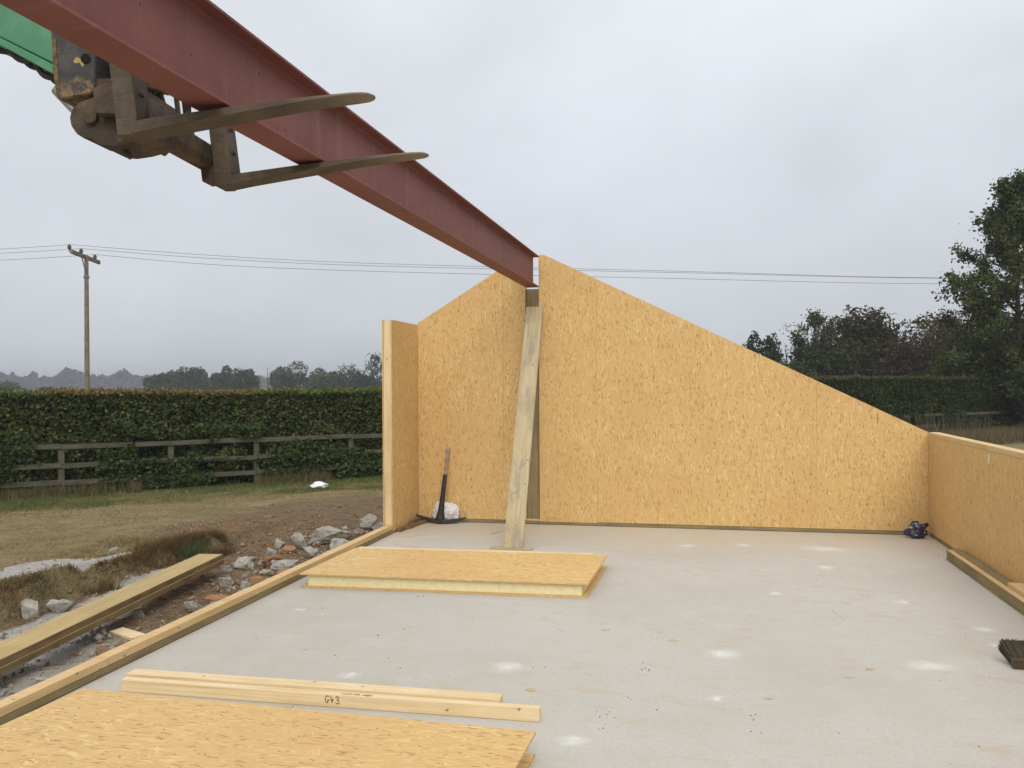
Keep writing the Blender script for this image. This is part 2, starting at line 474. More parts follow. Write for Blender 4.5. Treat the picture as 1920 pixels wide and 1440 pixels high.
def gz(x, y):
    x = np.asarray(x, float); y = np.asarray(y, float); s = sdist(x, y)
    field = np.where(s < 0, np.minimum(-.45+.0443*(-s), .0), -.45-np.clip(s, 0, 60)*.012)
    field = field+.05*(fbm(x, y, .7, 11)-.47)*(np.abs(x)+np.abs(y) < 60)
    bx = bank_x(y)
    tr = -.215+.10*(fbm(x, y, 1.7, 21)-.47)+.05*(fbm(x, y, 7, 31)-.47)
    k = smooth(bx-.02, bx+.11, x)*(1-smooth(9.2, 13.5, y))
    lip = np.exp(-((x-bx+.12)/.16)**2)*.045*(1-smooth(8.6, 9.4, y))
    z = field+lip+k*(tr-field-lip)
    z = z+k*.022*(fbm(x, y, 14, 36, 3)-.44)*2
    soilk = smooth(-6.6, -5.2, x)*smooth(8.5, 10, y)*(1-smooth(12, 15, y))
    z = z+soilk*.05*(fbm(x, y, 5, 41)-.47)
    slab = (x > -3.46) & (x < 2.52) & (y < 10.2)
    z = np.where(slab, -.36, z)
    z = np.where((x >= 2.52) & (y < 12), np.minimum(z, -.08), z)
    return z


def lines(spans):
    o = []
    for a, b, st in spans: o += list(np.arange(a, b, st))
    return np.array(o+[spans[-1][1]])


gxs = lines([(-950, -200, 75), (-200, -60, 20), (-60, -20, 4), (-20, -10, .5), (-10, -6.6, .16), (-6.6, -3.4, .045), (-3.4, 3.4, .85), (3.4, 12, .5), (12, 40, 4), (40, 200, 20), (200, 950, 75)])
gys = lines([(-950, -200, 75), (-200, -20, 20), (-20, 2, 2), (2, 4, .1), (4, 10.6, .05), (10.6, 13, .12), (13, 24, .4), (24, 40, 1.5), (40, 80, 8), (80, 200, 20), (200, 950, 75)])
GX, GY = np.meshgrid(gxs, gys); GZ = gz(GX, GY)
GV = np.stack([GX.ravel(), GY.ravel(), GZ.ravel()], 1); nx = len(gxs); ny = len(gys)
ii = (np.arange(ny-1)[:, None]*nx+np.arange(nx-1)[None, :]).ravel()
GF = np.stack([ii, ii+1, ii+nx+1, ii+nx], 1)


def ground_masks(x, y):
    """sand, soil, green shares at a place"""
    bx = bank_x(y); s = sdist(x, y)
    n1 = fbm(x, y, 1.3, 51); n2 = fbm(x, y, 3.5, 61)
    in_tr = smooth(bx+.05, bx+.25, x)*(1-smooth(9.6, 11.5, y))
    left = 1-smooth(-4.9, -4.4, x+.12*(y-6.))
    sand_tr = in_tr*np.clip(left*(1-smooth(7.2, 8.3, y+(n1-.47)*2.4))+(1-left)*(.58-.42*smooth(4.9, 6.6, y+(n1-.47)*1.5)-.2*smooth(6.5, 7.5, y)), 0, 1)
    sand_tr = sand_tr*smooth(bx+.12, bx+.42, x+(n2-.47)*.3)
    up = np.exp(-(((x+5.98-.02*(y-7))/.40)**4+((y-6.85)/.72)**4))*(x < bx+.02)
    up2 = np.exp(-(((x+5.62)/.16)**4+((y-7.3)/.42)**4))
    sand_up = smooth(.3, .6, np.maximum(up, up2)+(n2-.47)*.5)
    near2 = np.exp(-(((x+5.2)/.15)**4+((y-7.45)/.62)**4))
    sand = np.clip(np.maximum(np.maximum(sand_tr, sand_up), near2*.9), 0, 1)
    soil = np.maximum(in_tr, smooth(-7.4, -5.6, x+(n1-.47)*2)*smooth(8.2, 9.4, y)*(1-smooth(12.5, 15, y+(n1-.47)*3)))*(1-sand)
    green = np.clip(smooth(-4.6, -2.2, s+(n1-.47)*2.6)*(.52+.43*smooth(.38, .56, fbm(x, y, .9, 75)))+smooth(.56, .7, fbm(x, y, .55, 71))*.45+smooth(.5, .62, n2)*.15, 0, 1)*(1-soil)*(1-sand)
    return sand, soil, green


SA, SO, GR = ground_masks(GV[:, 0], GV[:, 1])


def ground_mat():
    m, t = material('field_ground')
    a = t.n('ShaderNodeVertexColor', layer_name='mask')
    sp = t.t.nodes.new('ShaderNodeSeparateColor'); t.t.links.new(a, sp.inputs[0])
    co = t.n('ShaderNodeTexCoord', out='Object')
    n = t.noise(co, 2.2, 6, .65); n2 = t.noise(co, 17, 5, .7); n3 = t.noise(co, 70, 3, .65); st = t.noise(t.map(co, scale=(9, 16, 9)), 3, 5, .7, .8)
    dry = t.mix(t.rng(n, .36, .66), c4((.315, .245, .13)), c4((.215, .175, .083)))
    dry = t.mix(t.rng(st, .52, .7, 0, .75), dry, c4((.38, .29, .165)))
    n5 = t.noise(t.map(co, scale=(1, 1.6, 1)), 6.5, 5, .7, .5)
    dry = t.mix(t.rng(n5, .5, .66, 0, .6), dry, c4((.15, .115, .055)))
    dry = t.mix(t.rng(n5, .46, .34, 0, .55), dry, c4((.30, .225, .12)))
    dry = t.mix(t.rng(n2, .55, .72, 0, .75), dry, c4((.085, .06, .032)))
    gr = t.mix(t.rng(n2, .36, .7), c4((.085, .115, .034)), c4((.16, .155, .06)))
    soil = t.mix(t.rng(n2, .34, .68), c4((.255, .18, .108)), c4((.16, .112, .066)))
    soil = t.mix(t.rng(n, .5, .7, 0, .5), soil, c4((.31, .205, .115)))
    soil = t.mix(t.rng(n5, .5, .64, 0, .7), soil, c4((.095, .064, .04)))
    soil = t.mix(t.rng(n3, .6, .76, 0, .65), soil, c4((.33, .26, .175)))
    sand = t.mix(t.rng(n2, .36, .7), c4((.53, .51, .46)), c4((.40, .375, .325)))
    sand = t.mix(t.rng(n3, .58, .74, 0, .55), sand, c4((.2, .175, .14)))
    def edge(v, w_=.3): return t.rng(t.math('ADD', v, t.math('MULTIPLY', t.math('SUBTRACT', n2, .5), w_*2)), .32, .68)
    col = t.mix(edge(sp.outputs[2], .5), dry, gr)
    col = t.mix(edge(sp.outputs[1], .4), col, soil)
    col = t.mix(edge(sp.outputs[0], .3), col, sand)
    h = t.math('ADD', t.math('MULTIPLY', n2, 1.), t.math('MULTIPLY', n3, .5))
    t.surf(col, .95, t.bump(h, 1., .05), spec=.08)
    return m


ground = lmesh('ground', GV, GF, ground_mat(), smooth=True); tag(ground, 'rough field ground with dry grass, bare soil and crushed concrete dust', kind='structure')
ca = ground.data.color_attributes.new('mask', 'FLOAT_COLOR', 'POINT')
cc = np.ones((len(GV), 4), np.float32); cc[:, 0] = SA; cc[:, 1] = SO; cc[:, 2] = GR; ca.data.foreach_set('color', cc.ravel())

b = MB(); b.box((-3.435, -8, -.32), (2.475, 10.145, 0)); slab = b.make('concrete_slab', SLABM); tag(slab, 'pale smooth concrete floor slab', kind='structure')

# ------------------------------------------------------------------ air
m, t = material('haze_air'); t.n('ShaderNodeOutputMaterial', i={'Volume': t.n('ShaderNodeVolumePrincipled', i={'Color': (.66, .69, .74, 1), 'Density': .00105, 'Anisotropy': 0.})})
b = MB(); b.box((-1050, -1050, -3), (1050, 1050, 19)); hz = b.make('haze', m, fix=True); tag(hz, kind='stuff')

# ------------------------------------------------------------------ gable wall
YB = 10.025; TH = .112
gw = thing('gable_wall', 'tall strand board gable wall with unequal slopes across the back of the slab', 'wall', (-.5, YB, 0))


def G(x, z): return (x+.5, z)          # into the gable's own axes


def zr(x): return 3.136-.4924*(x+1.773)


def zl(x): return 2.372+.603*(x+3.316)


ZB = .043


def gsheet(poly, y0, y1, name, m, swap=True, lab=None):
    b = MB(); b.prism([G(*p) for p in poly], 1, y0, y1); o = b.make(name, m, gw, swap=swap)
    if lab: o['label'] = lab
    return o


g_ = .0007
gsheet([(-3.318, ZB), (-2.264-g_, ZB), (-2.264-g_, zl(-2.264)), (-3.318, zl(-3.318))], 0, .011, 'osb_sheet', OSB)
gsheet([(-2.264+g_, ZB), (-1.998, ZB+.003), (-1.998, zl(-1.998)), (-2.264+g_, zl(-2.264))], .0006, .0116, 'osb_sheet', OSB)
gsheet([(-1.838, ZB-.008), (-1.166-g_, ZB-.008), (-1.166-g_, zr(-1.166)), (-1.773, zr(-1.773)), (-1.838, zr(-1.773))], -.0008, .0102, 'osb_sheet', OSB)
gsheet([(-1.166+g_, ZB), (.040-g_*.3, ZB), (.040-g_*.3, zr(.04)), (-1.166+g_, zr(-1.166))], 0, .011, 'osb_sheet', OSB)
gsheet([(.040+g_*.3, ZB), (1.234-g_, ZB), (1.234-g_, zr(1.234)), (.040+g_*.3, zr(.04))], .0005, .0115, 'osb_sheet', OSB)
gsheet([(1.234+g_, ZB), (2.361, ZB), (2.361, zr(2.361)), (1.234+g_, zr(1.234))], 0, .011, 'osb_sheet', OSB)
gsheet([(-3.318, ZB+.001), (-2.002, ZB+.001), (-2.002, zl(-2.002)-.006), (-3.318, zl(-3.318)-.006)], .0125, .1, 'foam_core', FOAM)
gsheet([(-1.834, ZB+.001), (2.361, ZB+.001), (2.361, zr(2.361)-.004), (-1.773, zr(-1.773)-.004), (-1.834, zr(-1.773)-.004)], .0125, .1, 'foam_core', FOAM)
gsheet([(-3.43, ZB), (-1.998, ZB), (-1.998, zl(-1.998)), (-3.43, zl(-3.43))], .101, TH, 'outer_sheet', OSB)
gsheet([(-1.838, ZB), (2.46, ZB), (2.46, zr(2.46)), (-1.773, zr(-1.773)), (-1.838, zr(-1.773))], .101, TH, 'outer_sheet', OSB)
b = MB(); b.box(G(-3.3, 0)[:1]+(.004, .0)[:1]+(.003,), G(2.36, 0)[:1]+(TH-.004, ZB-.003)); b.make('sole_plate', TREATED, gw)
b = MB(); b.box((-2.8, -.004, -.002), (2.86, .11, .0028)); b.make('damp_proof_strip', bpy.data.materials['dpc'] if 'dpc' in bpy.data.materials else plain_mat('dpc', (.05, .05, .055), .6, .2), gw)
b = MB(); b.box((-1.495, .036, .062), (-1.343, .11, 2.746)); b.make('post', TREATED, gw, swap=True)
b = MB(); b.box((-1.497, .010, ZB-.002), (-1.341, .10, .060)); b.make('packer', PINE, gw)
# small pencil note near the sloping edge
b = MB()
for k, (dx, dz) in enumerate(((0, 0), (.012, -.025), (-.01, -.05), (.01, -.075), (-.004, -.10))):
    b.box((1.857+.5+dx*.6-.007, -.0018, 1.30+dz-.004), (1.857+.5+dx*.6+.006, -.0006, 1.30+dz+.001))
b.box((1.857+.5-.004, -.0019, 1.19), (1.857+.5+.001, -.0007, 1.30)); b.make('pencil_note', plain_mat('pencil', (.22, .16, .09), .7, .2), gw)

# left return panel
lw = thing('return_wall', 'narrow tall strand board panel standing at the left end of the gable', 'wall', (-3.32, 9.13, 0))
b = MB(); b.box((-.011, 0, .028), (0, .893, 2.352)); b.make('osb_sheet', OSB, lw, swap=True)
b = MB(); b.box((-.112, 0, .02), (-.101, 1.0, 2.352)); b.make('outer_sheet', OSB, lw, swap=True)
b = MB(); b.box((-.0995, .012, .091), (-.0125, .057, 2.345)); b.make('edge_stud', PINE_PALE, lw, swap=True)
b = MB(); b.box((-.0995, .0585, .091), (-.0125, .89, 2.33)); b.make('foam_core', FOAM, lw)

# left sole plate
sp_ = thing('sole_plate', 'long double timber sole plate fixed along the left edge of the slab', 'timber plate', (-3.325, 6, 0))
b = MB(); b.box((-.092, -8, .004), (.004, 4.02, .0425)); b.make('treated_timber', TREATED, sp_).rotation_euler = (0, 0, 0)
for (y0, y1, dx, dz) in ((-8, -1.6, .0015, 0), (-1.597, .152, 0, .001), (.155, 3.128, .001, -.001), (3.131, 4.02, -.001, 0)):
    b = MB(); b.M = Matrix.Rotation(0, 4, 'Z'); b.box((-.084+dx, y0, .0445), (.0+dx, y1, .0895+dz)); b.make('timber', PINE, sp_, bevel=.0015, swap=False)
b = MB(); b.box((-.1, -8, -.004), (.006, 4.02, .0025)); b.make('damp_proof_strip', plain_mat('dpc', (.05, .05, .055), .6, .2), sp_)

# right low wall
rw = thing('low_wall', 'low strand board side wall with pale timber plate along the right edge', 'wall', (2.361, 10.02, 0))
for y0, y1, lab in ((-2.008, -.001, None), (-4.4, -2.012, None), (-6.8, -4.404, None)):
    b = MB(); b.box((0, y0, .045), (.011, y1, 1.055)); b.make('osb_sheet', OSB, rw, swap=True)
b = MB(); b.box((.0125, -6.8, .046), (.099, -.001, 1.053)); b.make('foam_core', FOAM, rw)
b = MB(); b.box((.1, -6.8, .045), (.111, -.001, 1.055)); b.make('outer_sheet', OSB, rw, swap=True)
b = MB(); b.box((.004, -6.8, 0.003), (.106, 0.0, .043)); b.make('sole_plate', TREATED, rw)
for y0, y1 in ((-1.93, -.002), (-6.8, -1.934)):
    b = MB(); b.box((.002, y0, 1.0565), (.106, y1, 1.100)); b.make('top_plate', PINE, rw, bevel=.0015)
b = MB(); b.box((-.006, -2.03, .95), (-.0005, -1.985, 1.03)); b.make('packing_tab', plain_mat('tab', (.72, .66, .5), .7, .1), rw)

# ------------------------------------------------------------------ steel beam
XB = -1.892
sb = thing('steel_beam', 'long rust red steel I beam hung over the slab and meeting the gable', 'steel beam', (XB, 9.955, 2.751))
L0 = -13.2
b = MB(); b.box((-.0775, L0, 0), (.0775, 0, .0125)); b.make('bottom_flange', STEEL, sb, bevel=.0015)
b = MB(); b.box((-.0775, L0, .3475), (.0775, 0, .360)); b.make('top_flange', STEEL, sb, bevel=.0015)
b = MB(); b.box((-.0045, L0, .0127), (.0045, -.004, .3473))
for zs, zz in ((1, .0127), (-1, .3473)):                # root fillets
    b.prism([(.0045, zz), (.016, zz), (.0075, zz+zs*.004), (.0045, zz+zs*.0125)], 1, L0, -.004)
    b.prism([(-.0045, zz), (-.016, zz), (-.0075, zz+zs*.004), (-.0045, zz+zs*.0125)], 1, L0, -.004)
b.make('web', STEEL, sb)

for (y, z) in ((2.69, 2.966), (3.102, 3.062), (2.995, 2.904), (3.771, 2.836), (4.21, 2.948), (4.52, 2.82), (5.37, 2.91), (5.87, 2.90), (3.52, 3.01), (6.9, 2.86)):
    b = MB(); b.tube([(.0046, y-9.955, z-2.751), (.0054, y-9.955, z-2.751)], .0052, 10); o = b.make('bolt_hole', BARK, sb)
# ------------------------------------------------------------------ telehandler (boom nose, carriage and forks)
va = Vector((.98658258, .11764285, .11320321)); vb = Vector((-.11840397, .99296551, 0)); vc = Vector((-.11240689, -.01340371, .99357186))
tm = Matrix((va, vb, vc)).transposed().to_4x4(); tm.translation = (-1.815, 4.007, 2.748)
th = thing('telehandler', 'green telehandler boom with worn black fork carriage holding up the red beam', 'telehandler')
th.matrix_world = tm


def fork(b0, lab):
    b = MB()
    # cross sections along a: (a, c_top, c_bottom, half width)
    prof = [(-.552, .002, -.046, .058), (-.50, .0, -.052, .06), (-.40, -.001, -.046, .06), (-.1, -.003, -.037, .06), (.2, -.010, -.029, .06), (.36, -.016, -.028, .06), (.44, -.02, -.030, .059), (.485, -.023, -.032, .052), (.508, -.025, -.033, .038), (.518, -.027, -.034, .02), (.521, -.028, -.034, .006)]
    prof = [(a-(.04*smooth(-.3, .5, a) if b0 < -.5 else 0.), ct, cb, hw) for a, ct, cb, hw in prof]
    vs = []; fs = []
    for a, ct, cb, hw in prof: vs += [(a, b0+.065-hw, ct), (a, b0+.065+hw, ct), (a, b0+.065+hw, cb), (a, b0+.065-hw, cb)]
    for k in range(len(prof)-1):
        o = k*4
        for j in range(4): fs.append((o+j, o+(j+1) % 4, o+4+(j+1) % 4, o+4+j))
    fs += [(3, 2, 1, 0), tuple(len(vs)-4+q for q in range(4))]
    b.add(vs, fs)
    b.prism([(-.552, -.05), (-.50, -.056), (-.468, -.03), (-.462, .02), (-.468, .50), (-.49, .54), (-.535, .54), (-.552, .5)], 1, b0+.004, b0+.126)
    o = b.make('fork', TINE, th, bevel=.003); o['label'] = lab


# prism with axis 1 takes (a, c) pairs
fork(-.901, 'nearer fork tine under the beam'); fork(0., 'farther fork tine under the beam')
b = MB()
b.prism([(-.652, .066), (-.57, .05), (-.556, .085), (-.556, .165), (-.60, .182), (-.652, .165)], 1, -.86, .16); b.make('lower_rail', FORKM, th, bevel=.003)
b = MB(); b.prism([(-.64, .43), (-.556, .43), (-.556, .52), (-.64, .52)], 1, -.9, .16); b.make('upper_rail', FORKM, th, bevel=.003)
for bb, wd_ in ((-.61, .025), (-.51, .012), (-.41, .012), (-.30, .02), (-.03, .03)):
    b = MB(); b.prism([(-.66, .15), (-.62, .15), (-.632, .3), (-.62, .44), (-.66, .44)], 1, bb, bb+wd_); b.make('rib', FORKM, th)
b = MB(); b.box((-.69, -.6, .17), (-.668, -.305, .44)); b.make('back_plate', plain_mat('black_steel', (.014, .012, .011), .8, .3, 12), th)  # black sheet gives the open gaps behind the ribs their dark shade
b = MB(); b.tube([(-.60, -.66, .255), (-.60, -.30, .325)], [.014, .012], 6); b.make('hose_bar', FORKM, th)
b = MB(); b.tube([(-.64, -.33, .40), (-.64, -.27, .28), (-.62, -.2, .2), (-.62, -.17, .24), (-.64, -.13, .40)], .014, 6); b.make('hose', FORKM, th)
for (a, bb, c_) in ((-.4615, -.84, .12), (-.4615, -.84, .24), (-.4615, .065, .12), (-.4615, .065, .24)):
    b = MB(); b.tube([(a, bb, c_), (a+.012, bb, c_)], .013, 6); b.make('bolt', DARKIRON, th)
b = MB(); b.tube([(-.70, -.28, .46), (-.70, -.22, .30), (-.66, -.12, .21), (-.62, -.04, .25), (-.66, .0, .42)], .011, 7); b.make('hose', bpy.data.materials['worn_black_steel'], th)
b = MB(); b.box((-.625, .02, -.012), (-.556, .14, .066)); b.make('stop_block', FORKM, th, bevel=.003)
# pivot bracket, rounded at the lower left
b = MB()
pv = [(-.45, .02), (-.455, -.045), (-.56, -.058), (-.63, -.058), (-.68, -.045), (-.715, -.012), (-.745, -.006), (-.775, .018), (-.795, .055), (-.797, .09), (-.78, .125), (-.745, .145), (-.66, .16), (-.56, .17), (-.47, .14)]
b.prism(pv, 1, -.80, -.60); b.prism([(-.64, .03), (-.60, -.0), (-.56, .03), (-.56, .12), (-.64, .12)], 1, -.599, -.40); b.make('pivot_bracket', FORKM, th, bevel=.004)
b = MB(); b.tube([(-.61, -.74, -.055), (-.592, -.74, -.085), (-.588, -.74, -.095)], [.011, .012, .010], 8); b.make('locking_pin', FORKM, th)
b = MB(); b.tube([(-.70, -.82, .075), (-.70, -.34, .075)], .03, 14); b.make('pivot_pin', FORKM, th)
# boom nose: worn black box with a pin hole
nose = MB()
npoly = [(-.862, .60), (-.862, .50), (-.874, .205), (-.866, .188), (-.72, .192), (-.704, .21), (-.682, .335), (-.675, .60)]
nose.prism(npoly, 1, -.75, -.30); no_ = nose.make('boom_nose', NOSE, th, bevel=.006)
b = MB(); b.tube([(-.726, -.7535, .338), (-.726, -.7515, .338)], .021, 20); b.make('pin_hole', plain_mat('hole', (.012, .008, .007), .9, .1), no_)
b = MB(); b.prism([(-.78, .335), (-.765, .352), (-.74, .335), (-.735, .31), (-.745, .305), (-.752, .325), (-.775, .325)], 1, -.7525, -.7505); b.make('paint_chip', plain_mat('bare_paint', (.42, .32, .15), .7, .3, 40), no_)
b = MB(); b.prism([(-.872, .30), (-.862, .45), (-.845, .45), (-.850, .335), (-.855, .225), (-.87, .215)], 1, -.7522, -.7503); b.make('rust_strip', plain_mat('rusty_edge', (.21, .125, .05), .8, .6, 45, col2=(.06, .045, .035)), no_)
b = MB(); b.prism([(-.71, .19), (-.70, .255), (-.56, .235), (-.56, .17)], 1, -.74, -.33); b.make('nose_web', FORKM, th)
# green boom: face, lower flange, hose humps below
gb = MB()
gb.prism([(-.8625, .62), (-.8625, .335), (-1.089, .485), (-1.6, .80), (-1.9, .95), (-4.6, .80), (-4.6, 1.2), (-1.86, 1.36), (-1.5, 1.2)], 1, -.745, -.305); go_ = gb.make('boom', GREEN, th, bevel=.006)
b = MB(); b.prism([(-.868, .335), (-.874, .296), (-1.092, .452), (-1.6, .77), (-1.9, .92), (-1.9, .95), (-1.6, .798), (-1.089, .483)], 1, -.755, -.295); b.make('boom_flange', GREEN, go_, bevel=.003)
b = MB()
for (a0, c0, a1, c1, h_) in ((-1.085, .455, -1.0, .395, .018), (-.975, .375, -.885, .312, .026), (-1.25, .56, -1.13, .485, .02), (-1.45, .69, -1.32, .61, .02)):
    n_ = 7; pts = []
    for k in range(n_):
        u = k/(n_-1); pts.append((a0+(a1-a0)*u-.4*h_*math.sin(u*3.14), -.70, c0+(c1-c0)*u-h_*math.sin(u*3.14)**.7))
    b.tube(pts, .014, 7)
    b.tube([(p[0], -.62, p[2]) for p in pts], .014, 7)
b.make('hose_loop', plain_mat('rubber_hose', (.06, .05, .05), .6, .2), go_)
b = MB(); b.tube([(-1.0, -.52, .33), (-.915, -.52, .205), (-.78, -.52, .09)], [.03, .022, .022], 12); b.make('tilt_ram', plain_mat('chrome_rod', (.55, .56, .57), .25, .1, metal=.6), th)

# ------------------------------------------------------------------ panels lying on the slab
def sip_panel(name, label, corners, z0, inset, thick=.115):
    """corners: front left, front right, back right, back left of both sheets"""
    o = thing(name, label, 'panel', (corners[0][0], corners[0][1], z0))
    ox, oy = corners[0]
    P = [(x-ox, y-oy) for x, y in corners]
    cx = sum(p[0] for p in P)/4; cy = sum(p[1] for p in P)/4
    b = MB(); b.prism(P, 2, .0005, .0115); b.make('bottom_sheet', OSB, o)
    b = MB(); b.prism([(p[0]+.008*(-1 if k in (0, 3) else 1), p[1]-.012+(.02 if k > 1 else 0)*0) for k, p in enumerate(P)], 2, thick-.011, thick); b.make('top_sheet', OSB, o)
    q = [(P[0][0]+inset[0], P[0][1]+inset[1]), (P[1][0]-inset[2], P[1][1]+inset[1]), (P[2][0]-inset[2], P[2][1]-inset[3]), (P[3][0]+inset[0], P[3][1]-inset[3])]
    b = MB(); b.prism(q, 2, .012, thick-.0115); b.make('foam_core', FOAM, o)
    return o, P


mp, P = sip_panel('insulated_panel', 'insulated strand board panel lying flat in the middle of the slab', [(-3.178, 6.575), (-.858, 6.655), (-.826, 7.80), (-3.165, 7.715)], 0, (.05, .03, .045, .02))
b = MB(); b.prism([(P[3][0]+.02, P[3][1]-.03), (P[2][0]-.13, P[2][1]-.03), (P[2][0]-.13, P[2][1]+.035), (P[3][0]+.02, P[3][1]+.035)], 2, .02, .1165); b.make('edge_timber', PINE_PALE, mp)
fp, P = sip_panel('insulated_panel', 'insulated strand board panel lying in the foreground below the marked timber', [(-3.15, 2.55), (-.775, 2.47), (-.725, 3.80), (-3.06, 3.885)], 0, (.045, .04, .055, .05))

# ------------------------------------------------------------------ timbers on the slab
def timber(name, label, x0, x1, y0, y1, z0, z1, m, rz=0, tilt=0, cat='timber'):
    o = thing(name, label, cat, (x0, y0, z0)); o.rotation_euler = (0, tilt, rz)
    return o


ft = MB(); ft.box((0, 0, 0), (2.284, .045, .0655))
ft = ft.make('timber', PINE_PALE, None, bevel=.0018); ft.location = (-3.058, 4.156, .001); ft.rotation_euler = (0, 0, math.atan2(.022, 2.284))
tag(ft, 'pale planed timber in front of its pair with handwriting on its face', 'timber')
rt = MB(); rt.box((0, 0, 0), (2.10, .088, .066)); rt = rt.make('timber', PINE_PALE, None, bevel=.0018)
rt.location = (-3.092, 4.243, .001); rt.rotation_euler = (0, 0, math.atan2(.016, 2.1)); tag(rt, 'shorter pale planed timber lying just behind the marked one', 'timber')

STROKES = {
    'G': [[(.85, .85), (.6, 1), (.3, .9), (.08, .6), (.05, .3), (.25, .02), (.55, .05), (.8, .3)], [(.5, .38), (.8, .36), (1.05, .5)], [(.8, .34), (.55, .1)]],
    'h': [[(.1, 1), (.25, .55), (.45, .05)], [(.35, .4), (.6, .62), (.68, .5), (.6, .3), (.75, .3)]],
    '3': [[(.1, .85), (.4, 1), (.7, .88), (.65, .68), (.35, .52), (.7, .45), (.9, .25), (.75, .04), (.4, 0), (.1, .15)]],
    'o': [[(.5, .6), (.15, .45), (.15, .15), (.5, 0), (.85, .15), (.85, .45), (.5, .6)]],
    'u': [[(.1, .6), (.12, .15), (.4, 0), (.75, .15), (.8, .6), (.85, 0)]],
    't': [[(.45, .95), (.42, .15), (.7, .0)], [(.1, .6), (.8, .62)]],
    's': [[(.8, .55), (.4, .6), (.25, .42), (.7, .2), (.6, .02), (.15, .05)]],
    'i': [[(.5, .6), (.5, 0)], [(.5, .82), (.53, .86)]],
    'd': [[(.8, .3), (.5, .58), (.15, .4), (.2, .05), (.55, .03), (.8, .3)], [(.82, 1), (.82, 0)]],
    'e': [[(.15, .3), (.8, .34), (.7, .56), (.4, .6), (.15, .35), (.25, .05), (.6, .0), (.85, .12)]],
    'g': [[(.8, .3), (.5, .58), (.15, .4), (.2, .08), (.55, .05), (.8, .3)], [(.82, .58), (.8, -.3), (.45, -.42), (.15, -.3)]],
    ' ': [],
}


def write(text, origin, ex, ez, cw, ch, r, name, parent, lift):
    b = MB(); ex = Vector(ex); ez = Vector(ez); o = Vector(origin); nn = ex.cross(ez)
    for k, chh in enumerate(text):
        for st in STROKES[chh]:
            pts = [o+ex*((k*1.2+p[0])*cw)+ez*(p[1]*ch) for p in st]
            for p, q in zip(pts[:-1], pts[1:]):
                d = (q-p); L = d.length
                if L < 1e-6: continue
                d /= L; s = nn.cross(d)*r; p_ = p-d*r*.6; q_ = q+d*r*.6
                b.add([p_-s+nn*lift, q_-s+nn*lift, q_+s+nn*lift, p_+s+nn*lift], [(0, 1, 2, 3)]); lift += .00002
    return b.make(name, INK, parent, fix=False)


write('Gh3', (1.172, 0, .020), (1, 0, -.02), (0, 0, 1), .0235, .037, .0017, 'handwriting', ft, .0006)
write('outside edge', (1.262, .008, .0655), (1, .0, 0), (.1, 1, 0), .0112, .022, .0012, 'handwriting', ft, .0006)

# left joists
jo = thing('joist', 'upper of two long treated joists lying on the ground left of the slab', 'joist', (-4.579, 7.771, -.056))
ang = math.atan2(-3.25, .423)
ex = Vector((.423, -3.25, 0)).normalized()


def joist(o, L, w_, h_, topm):
    o.rotation_euler = (0, 0, math.atan2(ex.y, ex.x))
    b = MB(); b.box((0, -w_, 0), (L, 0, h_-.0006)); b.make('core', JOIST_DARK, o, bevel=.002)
    b = MB(); b.box((.001, -w_+.002, h_-.0004), (L-.001, -.002, h_+.0006)); b.make('top_face', topm, o)  # thin lighter sheet: light on the joist top put into its colour


joist(jo, 6., .243, .046, JOIST_LIT)
jl = thing('joist', 'lower of two long treated joists lying on the ground left of the slab', 'joist', (-4.575, 7.775, -.104)); joist(jl, 6., .236, .046, JOIST_LIT)
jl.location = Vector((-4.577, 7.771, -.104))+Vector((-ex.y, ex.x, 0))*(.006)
# right edge timbers
for (nm, lab, x0, x1, y0, y1, z0, z1, m) in (
        ('timber', 'short sawn block at the far end of the timbers by the low wall', 2.200, 2.249, 8.435, 8.70, .001, .0925, TREATED),
        ('timber', 'long sawn timber on edge in front of the low wall, with pale top', 2.199, 2.250, 2.6, 8.43, .001, .0925, TREATED),
        ('timber', 'short weathered timber between the low wall and the sawn block', 2.262, 2.336, 8.475, 8.80, .001, .090, TREATED),
        ('timber', 'long weathered timber tight against the low wall behind the pale topped one', 2.262, 2.337, 2.6, 8.47, .001, .0905, TREATED),
        ('board', 'pale board resting on the timbers against the low wall at the right', 2.248, 2.352, 3.0, 7.22, .0932, .128, PINE)):
    b = MB(); b.box((0, 0, 0), (x1-x0, y1-y0, z1-z0)); o = b.make(nm, m, None, bevel=.0018); o.location = (x0, y0, z0); tag(o, lab, 'board' if nm == 'board' else 'timber')
    if x0 < 2.21:
        b = MB(); b.box((.002, .002, z1-z0+.0002), (x1-x0-.001, y1-y0-.002, z1-z0+.001)); b.make('sawn_top', PINE, o)  # thin pale sheet on top, lighter than the sides
# leaning board and its foot
pb = Vector((-1.825, 8.465, .018)); pt = Vector((-1.881, 9.985, 2.535)); dz_ = (pt-pb); Lp = dz_.length; dz_.normalize()
ex_ = Vector((1, .0, 0)); ex_ = (ex_-dz_*ex_.dot(dz_)).normalized(); ey_ = dz_.cross(ex_)
b = MB()
lp_ = b
for k in range(1): b.box((-.097, 0, 0), (.097, .032, Lp))
lp = b.make('leaning_plank', SCAFF, None, bevel=.003, swap=True)
mm = Matrix((ex_, ey_, dz_)).transposed().to_4x4(); mm.translation = pb+ey_*.0; lp.matrix_world = mm
tag(lp, 'weathered scaffold board leaning upright against the middle of the gable wall', 'plank')
b = MB(); b.box((-2.06, 8.435, .001), (-1.636, 8.555, .0155)); o = b.make('foot_board', SCAFF, None, bevel=.001); tag(o, 'thin flat board under the foot of the leaning plank', 'board')

